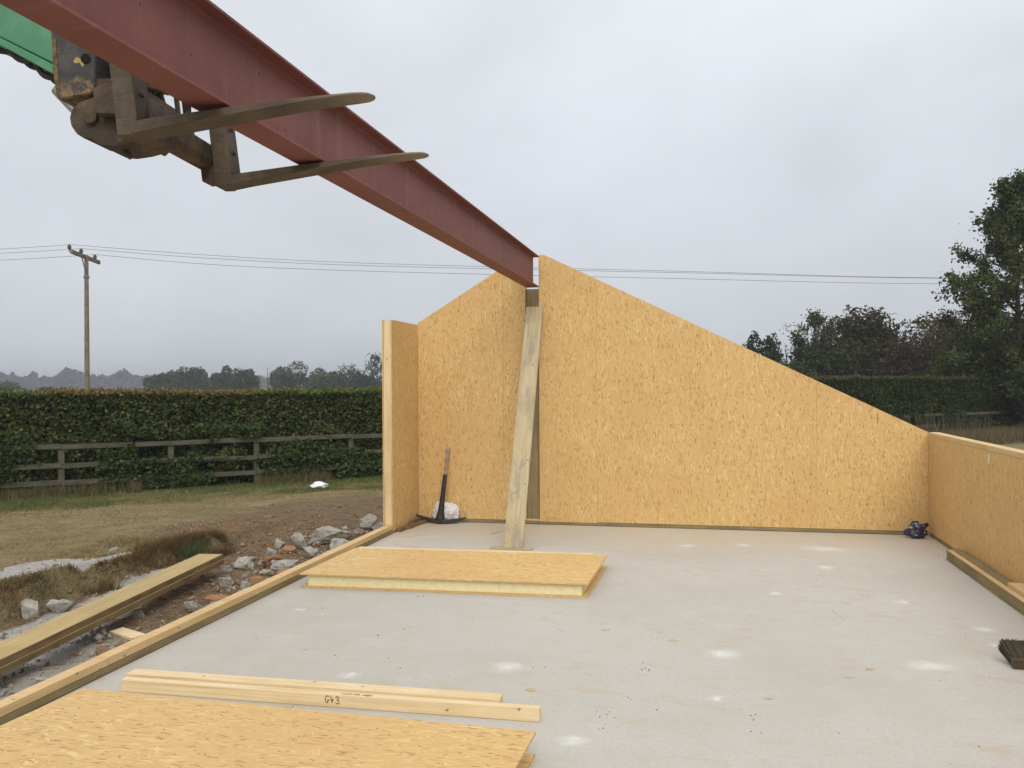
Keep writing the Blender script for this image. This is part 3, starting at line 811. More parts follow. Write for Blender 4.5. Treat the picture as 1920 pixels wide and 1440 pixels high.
# ------------------------------------------------------------------ pickaxe, sack, bag, broom
pk = thing('pickaxe', 'pickaxe standing on its curved head and leaning against the gable', 'pickaxe', (-3.0, 9.86, 0))
hb = Vector((0, 0, .05)); ht = Vector((.066, .135, .885))
hd = (ht-hb)
b = MB(); b.tube([hb+hd*.55, hb+hd*.8, hb+hd*.97, hb+hd], [.015, .016, .019, .014], 12); b.make('wooden_handle', plain_mat('old_handle', (.36, .27, .21), .7, .35, 12), pk)
b = MB(); b.tube([hb+hd*0, hb+hd*.04, hb+hd*.12, hb+hd*.22, hb+hd*.4, hb+hd*.62, hb+hd*.625], [.055, .05, .036, .031, .027, .024, .02], 14); b.make('black_sleeve', plain_mat('black_rubber', (.028, .026, .026), .6, .25, 14), pk)
b = MB()
hp = [(-.33, .09, .085, .006, .012), (-.22, .065, .052, .013, .02), (-.1, .03, .03, .02, .026), (-.03, .005, .026, .034, .03), (.03, -.002, .026, .034, .03), (.1, .01, .028, .022, .024), (.2, .05, .042, .016, .018), (.29, .10, .065, .01, .01)]
vs = []; fs = []
for x, y, z, hw, hh in hp: vs += [(x, y-hw, z-hh), (x, y+hw, z-hh), (x, y+hw, z+hh), (x, y-hw, z+hh)]
for k in range(len(hp)-1):
    for j in range(4): fs.append((k*4+j, k*4+(j+1) % 4, k*4+4+(j+1) % 4, k*4+4+j))
fs += [(3, 2, 1, 0), tuple(len(vs)-4+q for q in range(4))]
b.add(vs, fs); b.make('pick_head', plain_mat('dark_forged_steel', (.075, .065, .055), .6, .4, 14, metal=.2), pk, bevel=.004)


def crumpled(name, loc, size, m, seed, amp=.3, flat=.0, sub=4, parent=None):
    bm = bmesh.new(); bmesh.ops.create_icosphere(bm, subdivisions=sub, radius=1)
    for v in bm.verts:
        p = v.co.copy(); off = Vector((seed*3.1, seed*1.7, seed))
        d = mnoise.noise(p*1.1+off)*amp+abs(mnoise.noise(p*2.4+off))*amp*.9+abs(mnoise.noise(p*5+off))*amp*.35
        q = p*(1+d-.2); q.z = max(q.z, -.72)
        v.co = Vector((q.x*size[0], q.y*size[1], (q.z+.72)*size[2]))
    me = bpy.data.meshes.new(name); bm.to_mesh(me); bm.free(); me.materials.append(m)
    me.polygons.foreach_set('use_smooth', [sub > 3]*len(me.polygons))
    o = bpy.data.objects.new(name, me); COL.objects.link(o); o.location = loc
    if parent: o.parent = parent
    return o


sk = crumpled('plastic_sack', (-2.955, 9.95, .001), (.165, .065, .158), plain_mat('white_plastic', (.70, .65, .64), .5, .18, 9, bump=.4, spec=.4), 3, .34, sub=5)
tag(sk, 'crumpled white plastic sack behind the pickaxe at the foot of the gable', 'sack')


def bag_mat():
    m, t = material('printed_blue_bag')
    co = t.n('ShaderNodeTexCoord', out='Object')
    n = t.noise(t.map(co, scale=(1, .3, 1.6)), 17, 4, .6, .6); n2 = t.noise(co, 30, 3, .6)
    col = t.mix(t.rng(n2, .4, .65), c4((.02, .021, .055)), c4((.045, .046, .10)))
    col = t.mix(t.rng(n, .59, .62, 0, .9), col, c4((.46, .43, .19)))
    col = t.mix(t.rng(t.noise(t.map(co, loc=(3, 1, 2), scale=(1, .3, 2.4)), 21, 3, .5), .635, .65, 0, .9), col, c4((.6, .58, .6)))
    t.surf(col, .45, t.bump(n2, .5, .008), spec=.4)
    return m


bo = thing('blue_bag', 'crumpled dark blue printed bag in the right corner of the slab', 'bag', (2.2, 9.84, .001))
bm_ = bag_mat(); crumpled('bag_body', (0, 0, 0), (.098, .07, .112), bm_, 8, .36, sub=4, parent=bo)
b = MB(); b.add([(-.07, -.02, .02), (-.125, .05, .05), (-.10, .05, .085), (-.05, .01, .10)], [(0, 1, 2, 3)]); b.add([(-.07, -.024, .02), (-.125, .046, .05), (-.10, .03, .02)], [(0, 1, 2)]); b.make('folded_flap', plain_mat('bag_back', (.035, .03, .075), .5, .3), bo)
b = MB(); b.add([(.03, -.01, .13), (.11, .02, .165), (.13, .03, .135), (.09, .02, .10)], [(0, 1, 2, 3)]); b.add([(.03, -.008, .128), (.09, .024, .096), (.13, .034, .132)], [(0, 1, 2)]); b.make('folded_flap', plain_mat('bag_inside', (.05, .025, .03), .5, .3), bo)

br = thing('broom', 'brown broom head lying on the slab at the right edge', 'broom', (1.735, 5.475, 0))
b = MB(); b.box((0, 0, .002), (.36, .05, .058)); b.make('block', plain_mat('varnished_wood', (.085, .055, .032), .5, .3, 14), br, bevel=.004)
n_ = 5200
P0 = np.stack([RNG.uniform(.005, .355, n_), np.full(n_, .048), RNG.uniform(.006, .056, n_)], 1)
fl_ = (P0[:, 2]-.03)/.03
T0 = P0+np.stack([(P0[:, 0]-.18)*.2+RNG.normal(0, .007, n_), RNG.uniform(.075, .09, n_)+fl_*-.02, .072+fl_*.012+RNG.normal(0, .005, n_)], 1)
T0[:, 2] = np.maximum(T0[:, 2], .004)
sv = np.array([.0016, 0, .0016]); BV = np.stack([P0-sv, P0+sv, T0+sv*.6, T0-sv*.6], 1).reshape(-1, 3)
lmesh('bristles', BV, np.arange(4*n_).reshape(-1, 4), attr_mat('bristle', .8), br, np.array([.075, .06, .04])*RNG.uniform(.4, 1.5, (n_, 1)))
b = MB(); b.tube([(.18, 0, .03), (.32, -.5, .3), (.45, -1.0, .6)], .012, 8); b.make('handle', plain_mat('broom_handle', (.3, .22, .13), .6, .2), br)

# ------------------------------------------------------------------ rubble
def rock(name, loc, size, rz, m, seed, label, cat='rubble', group=None):
    rnd = random.Random(seed); bm = bmesh.new()
    for k in range(16):
        v = Vector((rnd.gauss(0, 1), rnd.gauss(0, 1), rnd.gauss(0, 1))).normalized()*rnd.uniform(.75, 1.05)
        bm.verts.new((v.x, v.y, max(-.55, min(.62, v.z))))
    r = bmesh.ops.convex_hull(bm, input=bm.verts)
    bmesh.ops.delete(bm, geom=[v for v in bm.verts if not v.link_faces], context='VERTS')
    bmesh.ops.triangulate(bm, faces=bm.faces)
    bmesh.ops.subdivide_edges(bm, edges=bm.edges[:], cuts=3, use_grid_fill=True)
    off = Vector((seed*1.3, seed*.7, seed*2.1))
    for v in bm.verts:
        p = v.co
        d = mnoise.noise(p*1.6+off)*.17+mnoise.noise(p*4.5+off)*.14+mnoise.noise(p*10+off)*.09
        q = p*(1+d); v.co = Vector((q.x*size[0]*.5, q.y*size[1]*.5, (q.z+.5)*size[2]))
    me = bpy.data.meshes.new(name); bm.to_mesh(me); bm.free(); me.materials.append(m)
    o = bpy.data.objects.new(name, me); COL.objects.link(o); o.location = loc; o.rotation_euler = (0, 0, rz)
    tag(o, label, cat, group); return o


RB = [
    (-4.13, 10.41, .236, .175, 'g', 'angular upright block of broken concrete nearest the end of the return wall'),
    (-3.92, 10.33, .20, .085, 'g', 'flat grey lump against the foot of the return wall, beside an upright block'),
    (-4.31, 9.66, .44, .15, 'g', 'longest slab of broken concrete in the rubble left of the sole plate'),
    (-3.93, 9.2, .44, .11, 'g', 'wide flat concrete slab touching the sole plate, in front of the longest slab'),
    (-4.46, 9.15, .19, .15, 'g', 'pale pointed concrete lump left of the wide flat slab'),
    (-4.74, 9.27, .15, .10, 'g', 'leftmost pointed grey lump in the farther row of rubble'),
    (-4.6, 8.80, .11, .07, 'g', 'small pale grey stone joined to an orange clay lump'),
    (-4.42, 8.84, .17, .075, 'c', 'orange clay lump between pointed grey stones in the farther rubble'),
    (-4.06, 8.62, .18, .10, 'g', 'rounded grey lump by the plate behind the lying panel corner'),
    (-3.93, 8.80, .17, .075, 'g', 'grey lump pressed to the plate below the wide flat slab'),
    (-3.93, 8.60, .14, .06, 'c', 'small orange clay patch between two grey lumps at the plate'),
    (-3.88, 8.33, .17, .06, 'g', 'low crumbly grey piece at the plate above the long pale fragment'),
    (-4.29, 8.24, .27, .10, 'b', 'brown tilted slab of rubble with a dark gap under it'),
    (-4.06, 8.05, .29, .095, 'g', 'long pale fragment of concrete lying in front of the brown slab'),
    (-4.52, 8.07, .23, .11, 'g', 'rough grey block right of the joist ends'),
    (-4.44, 8.27, .08, .05, 'g', 'little grey stone between the rough block and the brown slab'),
    (-4.31, 7.37, .15, .075, 'g', 'blue grey stone lying alone below the joist ends'),
    (-3.95, 7.74, .17, .08, 'c', 'orange clay lump at the plate under the long pale fragment'),
    (-4.15, 7.84, .15, .04, 'g', 'thin flat grey flake beside an orange lump near the plate'),
    (-3.96, 7.3, .19, .085, 'c', 'large orange clay lump midway along the plate'),
    (-3.99, 7.13, .11, .07, 'g', 'dull grey stone half under the large orange lump'),
    (-3.92, 6.95, .13, .05, 'g', 'grey stone wedged at the plate by the timber joint'),
    (-4.05, 6.79, .24, .06, 'c', 'low spread of orange clay beside the plate timber joint'),
    (-4.08, 6.46, .17, .08, 'g', 'rough cluster of pale concrete crumbs nearest the offcut side of the rubble'),
    (-3.93, 6.58, .17, .055, 'g', 'flat pale chip next to the orange spread at the plate'),
    (-4.45, 6.29, .14, .05, 'g', 'grey lump half hidden under the long joists'),
    (-4.0, 5.25, .12, .07, 'b', 'brown grey clod at the plate below the white offcut'),
    (-4.02, 5.45, .12, .045, 'b', 'small brown clod just beyond the nearest big clod at the plate'),
    (-4.01, 4.7, .10, .03, 'g', 'flat grey chip nearest the camera beside the plate'),
    (-5.31, 6.11, .19, .13, 'g', 'pale rounded concrete boulder at the foot of the grass bank'),
    (-5.22, 6.32, .22, .09, 'g', 'dust covered concrete lump behind the boulder at the bank'),
    (-5.05, 6.36, .16, .06, 'b', 'reddish brown stone by the joists at the foot of the bank'),
    (-5.88, 7.89, .10, .06, 'g', 'blue grey stone on the grass above the bank'),
    (-4.63, 7.9, .12, .06, 'g', 'grey lump in shadow directly under the joist ends'),
]
MK = {'g': ROCK, 'c': CLAY, 'b': ROCKB}
for k, (x, y, w_, h_, kk, lab) in enumerate(RB):
    rr = random.Random(k*11+3)
    rock('concrete_rubble' if kk == 'g' else ('clay_lump' if kk == 'c' else 'stone'), (x, y, float(gz(x, y))-.012), (w_*1.22, w_*rr.uniform(.65, .95), h_*1.1), rr.uniform(-.4, .4), MK[kk], k+1, lab, 'rubble' if kk == 'g' else ('clay' if kk == 'c' else 'stone'))

# offcuts and litter
b = MB(); b.M = Matrix.Translation((-4.17, 5.745, float(gz(-4.17, 5.745))+.012)) @ Matrix.Rotation(-.42, 4, 'Z') @ Matrix.Rotation(.05, 4, 'X'); b.box((-.155, -.055, 0), (.155, .055, .022)); o = b.make('offcut', PINE_PALE, None, bevel=.0015); tag(o, 'short white wood offcut between the joists and the sole plate', 'offcut')
b = MB(); b.M = Matrix.Translation((-5.02, 6.66, float(gz(-5.02, 6.66))+.02)) @ Matrix.Rotation(.75, 4, 'Z'); b.box((-.075, -.01, 0), (.10, .01, .015)); o = b.make('stick', PINE_PALE, None); tag(o, 'small pale stick poking out behind the long joists', 'stick')
o = crumpled('litter', (-7.09, 15.45, float(gz(-7.09, 15.45))+.03), (.17, .2, .055), plain_mat('white_litter', (.78, .78, .8), .5, .1), 12, .45); o.rotation_euler = (0, 0, .5); tag(o, 'scrap of white litter lying on the green grass near the fence', 'litter')
for (x0, y0, x1, y1, w_, lab, mm_) in (
        (-3.184, 8.905, -2.935, 9.10, .022, 'thin splinter of pale wood on the slab below the corner', PINE),
        (-2.25, 9.27, -2.15, 9.52, .018, 'small pale shaving on the slab left of the leaning plank', PINE)):
    b = MB(); d = Vector((x1-x0, y1-y0, 0)); n_ = Vector((-d.y, d.x, 0)).normalized()*w_
    q = [(x0, y0), (x0+d.x*.3+n_.x*.6, y0+d.y*.3+n_.y*.6), (x1, y1), (x0+d.x*.6-n_.x*.4, y0+d.y*.6-n_.y*.4)]
    b.prism(q, 2, .001, .007); o = b.make('wood_splinter', mm_, None); tag(o, lab, 'splinter')
for k, (x0, y0, x1, y1, w_, h_, lab) in enumerate((
        (-3.285, 9.22, -3.235, 9.66, .05, .04, 'dark rotten strip of wood at the open end of the return wall'),
        (-3.25, 9.45, -3.185, 9.98, .05, .035, 'dark splintered batten lying along the foot of the return wall'),
        (-3.288, 9.66, -3.265, 9.99, .03, .06, 'brown batten tucked behind the splintered one in the left corner'))):
    b = MB(); d = Vector((x1-x0, y1-y0, 0)); n_ = Vector((-d.y, d.x, 0)).normalized()*w_*.5
    b.prism([(x0-n_.x, y0-n_.y), (x0+n_.x, y0+n_.y), (x0+d.x*.5+n_.x*1.2, y0+d.y*.5+n_.y), (x1+n_.x, y1+n_.y), (x1-n_.x, y1-n_.y), (x0+d.x*.45-n_.x*.7, y0+d.y*.45-n_.y)], 2, .001, h_); o = b.make('batten', JOIST_DARK, None); tag(o, lab, 'batten')
# crumbs on the slab
pts = [(-2.13, 6.49), (-2.16, 6.45), (-1.95, 5.59), (-1.94, 5.6), (-2.81, 6.11), (-2.75, 6.0), (-2.09, 5.38), (-2.08, 5.4), (-2.17, 4.93), (-1.83, 4.95), (-.96, 5.0), (-.9, 5.0), (-.33, 5.17), (-.34, 5.06), (-.31, 5.06), (-.26, 5.84), (-.27, 5.75), (-.37, 4.59), (-.49, 4.37), (-.46, 4.39), (-.44, 4.28), (-.48, 4.17), (.23, 4.26), (.26, 4.45), (.25, 4.44), (-.2, 4.45), (.34, 6.36), (.92, 6.57), (1.0, 7.79), (2.16, 8.89), (-3.12, 8.62), (-3.04, 8.49), (-2.93, 8.42), (.86, 8.67), (.92, 8.19)]
rnd = random.Random(5); pts = [(x+rnd.gauss(0, .015), y+rnd.gauss(0, .02), rnd.uniform(.003, .0075)) for x, y in pts for _ in range(2)]
pts += [(rnd.uniform(-3.1, 2.1), rnd.uniform(3.9, 9.8), rnd.uniform(.0018, .005)) for _ in range(240)]
b = MB()
for x, y, r in pts:
    a = rnd.uniform(0, 6.28); ca_, sa_ = math.cos(a), math.sin(a); e = rnd.uniform(.5, 1.6)
    q = [(1*e, 0), (.2, .7), (-.9*e, .2), (-.1, -.6)]
    q = [(x+(p[0]*ca_-p[1]*sa_)*r, y+(p[0]*sa_+p[1]*ca_)*r) for p in q]
    zt = r*.8
    b.add([(p[0], p[1], .0005) for p in q]+[(x, y, zt)], [(0, 1, 4), (1, 2, 4), (2, 3, 4), (3, 0, 4)])
o = b.make('floor_crumbs', plain_mat('dark_crumbs', (.10, .075, .05), .9, .4, 3), None, fix=False); tag(o, kind='stuff')
b = MB()
for (x, y, s_) in ((-.901, 4.61, .03), (-.188, 5.67, .03), (-.63, 5.83, .025), (-2.409, 5.041, .012), (.793, 5.153, .02), (.934, 5.32, .025), (.333, 4.726, .02)):
    a = rnd.uniform(-.4, .4)
    b.M = Matrix.Translation((x, y, .001)) @ Matrix.Rotation(a, 4, 'Z'); b.prism([(-s_*1.1, -s_*.3), (s_*.3, -s_*.8), (s_*1.3, s_*.1), (s_*.2, s_*.8), (-s_*.7, s_*.5)], 2, 0, .0018)
o = b.make('wood_shavings', plain_mat('shaving', (.52, .40, .24), .8, .2, 20), None); tag(o, kind='stuff')

# soil clods and chips in the trench
n_ = 17000
X = RNG.uniform(-6.6, -3.45, n_); Y = RNG.uniform(3.8, 13, n_)
sa, so, gr = ground_masks(X, Y); keep = RNG.uniform(0, 1, n_) < (.15+.6*so)*(1-.75*smooth(9.8, 11.5, Y)); X, Y, sa, so = X[keep], Y[keep], sa[keep], so[keep]
Z = gz(X, Y); sz = RNG.gamma(1.3, .006, len(X))+.004; sz = np.minimum(sz, .045)
oc = np.array([(1, 0, 0), (0, 1, 0), (-1, 0, 0), (0, -1, 0), (0, 0, 1), (0, 0, -1)], float)
J = oc[None]*RNG.uniform(.5, 1.25, (len(X), 6, 1))+RNG.normal(0, .18, (len(X), 6, 3)); J[:, :, 2] *= .65
an = RNG.uniform(0, 6.28, len(X)); ca_, sa_ = np.cos(an)[:, None], np.sin(an)[:, None]
J = np.stack([J[..., 0]*ca_-J[..., 1]*sa_, J[..., 0]*sa_+J[..., 1]*ca_, J[..., 2]], -1)*sz[:, None, None]+np.stack([X, Y, Z+sz*.2], 1)[:, None]
of = np.array([(0, 1, 4), (1, 2, 4), (2, 3, 4), (3, 0, 4), (1, 0, 5), (2, 1, 5), (3, 2, 5), (0, 3, 5)])
F = (np.arange(len(X))*6)[:, None, None]+of[None]
base = np.where(RNG.uniform(0, 1, (len(X), 1)) < .07+.5*sa[:, None], np.array([[.34, .29, .23]]), np.array([[.26, .17, .095]]))
base = np.where(RNG.uniform(0, 1, (len(X), 1)) < .10*so[:, None], np.array([[.36, .19, .085]]), base)*RNG.uniform(.6, 1.25, (len(X), 1))
o = lmesh('soil_clods', J.reshape(-1, 3), F.reshape(-1, 3), attr_mat('clods', .95, .1), None, np.repeat(base, 8, 0)); tag(o, kind='stuff')

n_ = 420
X = RNG.uniform(-4.75, -3.48, n_); Y = RNG.uniform(4.6, 10.5, n_); k = (fbm(X, Y, 1.1, 29) > .40) & ((X > -4.5) | (Y > 8)); X, Y = X[k], Y[k]; Z = gz(X, Y)
V_, F_, c_ = [], [], []
for q in range(len(X)):
    rr = random.Random(q+900); bm = bmesh.new()
    for j in range(11):
        v = Vector((rr.gauss(0, 1), rr.gauss(0, 1), rr.gauss(0, 1))).normalized()*rr.uniform(.7, 1.1); bm.verts.new((v.x, v.y*.8, v.z*.6))
    bmesh.ops.convex_hull(bm, input=bm.verts); bmesh.ops.delete(bm, geom=[v for v in bm.verts if not v.link_faces], context='VERTS'); bmesh.ops.triangulate(bm, faces=bm.faces)
    bm.verts.index_update(); sc_ = min(.014+rr.gammavariate(1.5, .011), .065); a = rr.uniform(0, 6.28); o_ = sum(len(v) for v in V_)
    V_.append(np.array([(X[q]+(v.co.x*math.cos(a)-v.co.y*math.sin(a))*sc_, Y[q]+(v.co.x*math.sin(a)+v.co.y*math.cos(a))*sc_, Z[q]+sc_*.3+v.co.z*sc_) for v in bm.verts]))
    f_ = [[v.index+o_ for v in f.verts] for f in bm.faces]; F_ += f_
    g = np.array([.33, .305, .26]) if rr.random() < .85 else np.array([.30, .17, .09]); c_ += [g*rr.uniform(.65, 1.15)]*len(f_); bm.free()
o = lmesh('rubble_chips', np.concatenate(V_), np.array(F_), attr_mat('chips', .95, .05), None, np.array(c_)); tag(o, kind='stuff')

# ------------------------------------------------------------------ grass
def grass_obj(name, X, Y, h, wd_, cols, lean=.4):
    V, F = blades(np.stack([X, Y, gz(X, Y)-.01], 1), h, wd_, lean)
    o = lmesh(name, V, F, GRASSM, None, cols); return tag(o, kind='stuff')


n_ = 300000                                         # field, thinner where the soil is bare
u = RNG.uniform(0, 1, n_); dst = 6+14*u**.8; px = RNG.uniform(-.86, -.09, n_)       # a wedge of field left of the slab
X = px*dst*1.25-.2; Y = dst
X = np.concatenate([X, RNG.uniform(-7.2, -5.3, 26000)]); Y = np.concatenate([Y, RNG.uniform(5, 10, 26000)])
ok = (X < -3.6) & (sdist(X, Y) < .3); X, Y = X[ok], Y[ok]
sa, so, gr = ground_masks(X, Y); bx = bank_x(Y)
cl_ = fbm(X, Y, 2.6, 81)
pr = (1-sa)*(1-.97*so)*(.35+.65*gr)*smooth(.3, .62, cl_+.1*gr)*(X < bx+.06)
near_bank = np.exp(-((X-bx+.03)/.10)**2)*(Y < 9.3)*(1-sa); pr = np.maximum(pr, near_bank*.95)
ok = RNG.uniform(0, 1, len(X)) < pr; X, Y, gr, nb = X[ok], Y[ok], gr[ok], near_bank[ok]
dn = np.array([.31, .222, .112]); dg = np.array([.085, .125, .035]); dy = np.array([.16, .165, .06])
g_mix = np.clip(gr*1.1+RNG.normal(0, .25, len(X))+.25*nb*(fbm(X, Y, 1.6, 91) > .48), 0, 1)[:, None]
cols = (dn*(1-g_mix)+(dg*.6+dy*.4)*g_mix)*RNG.uniform(.55, 1.25, (len(X), 1))
hh = RNG.uniform(.02, .055, len(X))*(1+.9*gr+.5*nb); grass_obj('grass', X, Y, hh, .0028+.00022*np.hypot(X, Y), cols, .8)
# rough grass hanging over the bank edge
n_ = 16000; Y = RNG.uniform(4.6, 9.2, n_); X = bank_x(Y)+RNG.normal(.0, .075, n_)
keep = fbm(X, Y, 2.2, 95) > .38; X, Y = X[keep], Y[keep]
sa, so, gr = ground_masks(X, Y); k = sa < .4; X, Y = X[k], Y[k]
gm = np.clip((fbm(X, Y, 1.1, 97)-.47)*6+.3+RNG.normal(0, .2, len(X)), 0, 1)[:, None]
cols = (np.array([.19, .115, .055])*(1-gm)+np.array([.10, .115, .04])*gm)*RNG.uniform(.5, 1.2, (len(X), 1))
grass_obj('bank_grass', X, Y, RNG.uniform(.3, 1., len(X))*(.06+.075*smooth(7.2, 8.0, Y)), .0035, cols, .75)
# tufts on the bank
for (tx, ty, n_, hh, c, lab) in ((-5.36, 8.45, 420, .30, (.095, .125, .06), 'grey green grass tuft at the top of the bank near the joist ends'),
                                 (-5.30, 6.98, 260, .18, (.15, .11, .05), 'brown grass tuft in front of the white dust patch on the bank'),
                                 (-5.15, 8.75, 260, .20, (.13, .085, .045), 'dead brown tuft beside the grey green one on the bank')):
    X = RNG.normal(0, .055, n_); Y = RNG.normal(0, .075, n_)
    V, F = blades(np.stack([X, Y, np.zeros(n_)], 1), RNG.uniform(.4, 1., n_)*hh, .004, .75)
    o = lmesh('grass_tuft', V, F, GRASSM, None, np.array(c)*RNG.uniform(.5, 1.4, (n_, 1))); o.location = (tx, ty, float(gz(tx, ty))-.01); tag(o, lab, 'grass tuft')
# long dry grass along the fence
T = np.concatenate([RNG.uniform(-5, 9, 15000), RNG.uniform(18.5, 35, 26000)]); O = RNG.normal(-.12, .2, len(T))-np.where(T > 15, RNG.uniform(0, 2.4, len(T)), 0)
X = FA[0]+FU[0]*T+FN[0]*O; Y = FA[1]+FU[1]*T+FN[1]*O
k = fbm(T, O, .9, 13) > np.where(T > 15, .33, .44); X, Y, T = X[k], Y[k], T[k]
gm = np.clip(np.where(T > 15, .18, .35)+RNG.normal(0, .25, len(X)), 0, 1)[:, None]
cols = (np.array([.21, .155, .085])*(1-gm)+np.array([.075, .10, .03])*gm)*RNG.uniform(.45, 1.3, (len(X), 1))
grass_obj('long_grass', X, Y, RNG.uniform(.15, .42, len(X))*np.where(T > 15, 1.5, .8), np.where(T > 15, .009, .006), cols, .28)

T = RNG.uniform(19.5, 28, 900); O = RNG.uniform(-.9, -.05, 900); X = FA[0]+FU[0]*T+FN[0]*O; Y = FA[1]+FU[1]*T+FN[1]*O
grass_obj('dry_stalks', X, Y, RNG.uniform(.5, 1.35, 900), .008, np.array([.20, .15, .09])*RNG.uniform(.4, 1.3, (900, 1)), .2)

# ------------------------------------------------------------------ fence
fe = thing('rail_fence', 'weathered three rail wooden fence running in front of the clipped hedge', 'fence', (FA[0], FA[1], -.45))
fe.rotation_euler = (0, 0, math.atan2(FU[1], FU[0]))
tp = [-2.35, 0.02, 1.97, 3.66, 5.72, 7.7, 9.6, 11.5, 13.4, 15.3, 17.2, 19.1, 21., 22.9, 24.8, 26.7, 28.6, 30.5, 32.4]
for k, tt in enumerate(tp):
    jr = random.Random(k)
    b = MB(); b.box((tt-.055, -.03, -.25), (tt+.055, .06, .93+jr.uniform(0, .03))); o = b.make('post', FENCEW, fe, bevel=.004, swap=True)
for r_, zc_ in enumerate((.945, .585, .262)):
    for k in range(len(tp)-1):
        jr = random.Random(k*7+r_); d0, d1 = jr.uniform(-.012, .012), jr.uniform(-.012, .012)
        x0, x1 = tp[k]+.004, tp[k+1]-.004
        b = MB(); b.add([(x0, -.066, zc_-.045+d0), (x1, -.066, zc_-.045+d1), (x1, -.032, zc_-.045+d1), (x0, -.032, zc_-.045+d0), (x0, -.066, zc_+.045+d0), (x1, -.066, zc_+.045+d1), (x1, -.032, zc_+.045+d1), (x0, -.032, zc_+.045+d0)],
                        [(0, 3, 2, 1), (4, 5, 6, 7), (0, 1, 5, 4), (1, 2, 6, 5), (2, 3, 7, 6), (3, 0, 4, 7)]); b.make('rail', FENCEW, fe)

# ------------------------------------------------------------------ hedge
def hedge_top(T): return 1.49+.24*smooth(6, 22, T)+.09*(fbm(T, T*0, .8, 33)-.47)+.05*(fbm(T, T*0, 5., 35)-.47)


hg = thing('hedge', 'long clipped beech hedge with reddish tips behind the rail fence', 'hedge', (FA[0], FA[1], -.5))
hg.rotation_euler = (0, 0, math.atan2(FU[1], FU[0]))
b = MB(); b.box((-5, .45, 0), (35, 1.2, 1.72)); b.make('inner_branches', plain_mat('hedge_core', (.020, .020, .011), 1, .4, 3, spec=0), hg)  # near-black box: shade inside the hedge put into its colour


def hedge_leaves(t0, t1, nf, ntop, size):
    T = RNG.uniform(t0, t1, nf); top = hedge_top(T)+.5; Zh = RNG.uniform(0.05, 1, nf)**.9*top
    bulge = .16*(fbm(T, Zh, 1.1, 43)-.47)*2+.07*(fbm(T, Zh, 4, 47)-.47)*2
    O = .22-bulge+np.abs(RNG.normal(0, .10, nf))+.12*smooth(.9, 1., Zh/top)-.34*smooth(.46, .58, fbm(T, Zh, 1.0, 53))*(1-smooth(1.2, 1.6, Zh))*smooth(.15, .45, Zh)*RNG.uniform(.35, 1, nf)
    gapm = (fbm(T, Zh, 1.6, 57) < .36) & (Zh < 1.); k = ~gapm | (RNG.uniform(0, 1, nf) < .25); T, Zh, O, top = T[k], Zh[k], O[k], top[k]
    n = len(T)
    hgt = Zh/top; lt = fbm(T, Zh, 1.4, 59)
    base = np.array([.043, .062, .021])*(1-lt[:, None])*1.0+np.array([.098, .122, .036])*lt[:, None]
    base = base*RNG.uniform(.55, 1.45, (n, 1))
    yel = (RNG.uniform(0, 1, n) < .05+.25*smooth(.56, .68, fbm(T, Zh, .8, 63)))[:, None]
    base = np.where(yel, np.array([[.17, .165, .05]])*RNG.uniform(.7, 1.2, (n, 1)), base)
    red = (RNG.uniform(0, 1, n) < smooth(.90, 1.0, hgt)*.55+.025)[:, None]
    base = np.where(red, np.array([[.20, .105, .05]])*RNG.uniform(.6, 1.3, (n, 1)), base)
    P1 = np.stack([T, O, Zh], 1); c1 = base
    T = RNG.uniform(t0, t1, ntop); O = RNG.uniform(.1, 1.45, ntop); top = hedge_top(T)+.5
    Zh = top+RNG.normal(0, .03, ntop)+.05*(fbm(T, O, 2.5, 67)-.4)*2
    rk = .8*smooth(.38, .6, fbm(T, O, .7, 69))[:, None]
    c2 = (np.array([.215, .135, .065])*rk+np.array([.115, .135, .04])*(1-rk))*RNG.uniform(.55, 1.4, (ntop, 1))
    P2 = np.stack([T, O, Zh], 1)
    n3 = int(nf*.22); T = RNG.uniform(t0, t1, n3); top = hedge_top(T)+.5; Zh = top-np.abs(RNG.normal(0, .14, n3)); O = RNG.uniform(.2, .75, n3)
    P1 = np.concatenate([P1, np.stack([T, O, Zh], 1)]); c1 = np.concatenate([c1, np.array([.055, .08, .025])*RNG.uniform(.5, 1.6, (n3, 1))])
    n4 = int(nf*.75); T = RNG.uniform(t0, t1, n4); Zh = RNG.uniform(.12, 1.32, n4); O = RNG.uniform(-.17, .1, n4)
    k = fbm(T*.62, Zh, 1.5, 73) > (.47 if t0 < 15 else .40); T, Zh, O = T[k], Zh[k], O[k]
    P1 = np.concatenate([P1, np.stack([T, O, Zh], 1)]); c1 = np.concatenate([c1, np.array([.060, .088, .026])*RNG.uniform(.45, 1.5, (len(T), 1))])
    V1, F1 = leaves(P1, RNG.uniform(.6, 1.3, len(P1))*size, up=-.15, out=np.array([0, -.5, 0]), aspect=.72)
    V2, F2 = leaves(P2, RNG.uniform(.6, 1.2, len(P2))*size*.85, up=.9, aspect=.55)
    return np.concatenate([V1, V2]), np.concatenate([F1, F2+len(V1)]), np.concatenate([c1, c2])


A1 = hedge_leaves(-5, 9.5, 52000, 17000, .08); A2 = hedge_leaves(9.5, 18.5, 5000, 3000, .11); A3 = hedge_leaves(18.5, 35, 34000, 11000, .085)
A3[2][:] *= np.array([.52, .62, .62])
V = np.concatenate([A1[0], A2[0], A3[0]]); F = np.concatenate([A1[1], A2[1]+len(A1[0]), A3[1]+len(A1[0])+len(A2[0])]); cols = np.concatenate([A1[2], A2[2], A3[2]])
lmesh('foliage', V, F, LEAF, hg, cols)

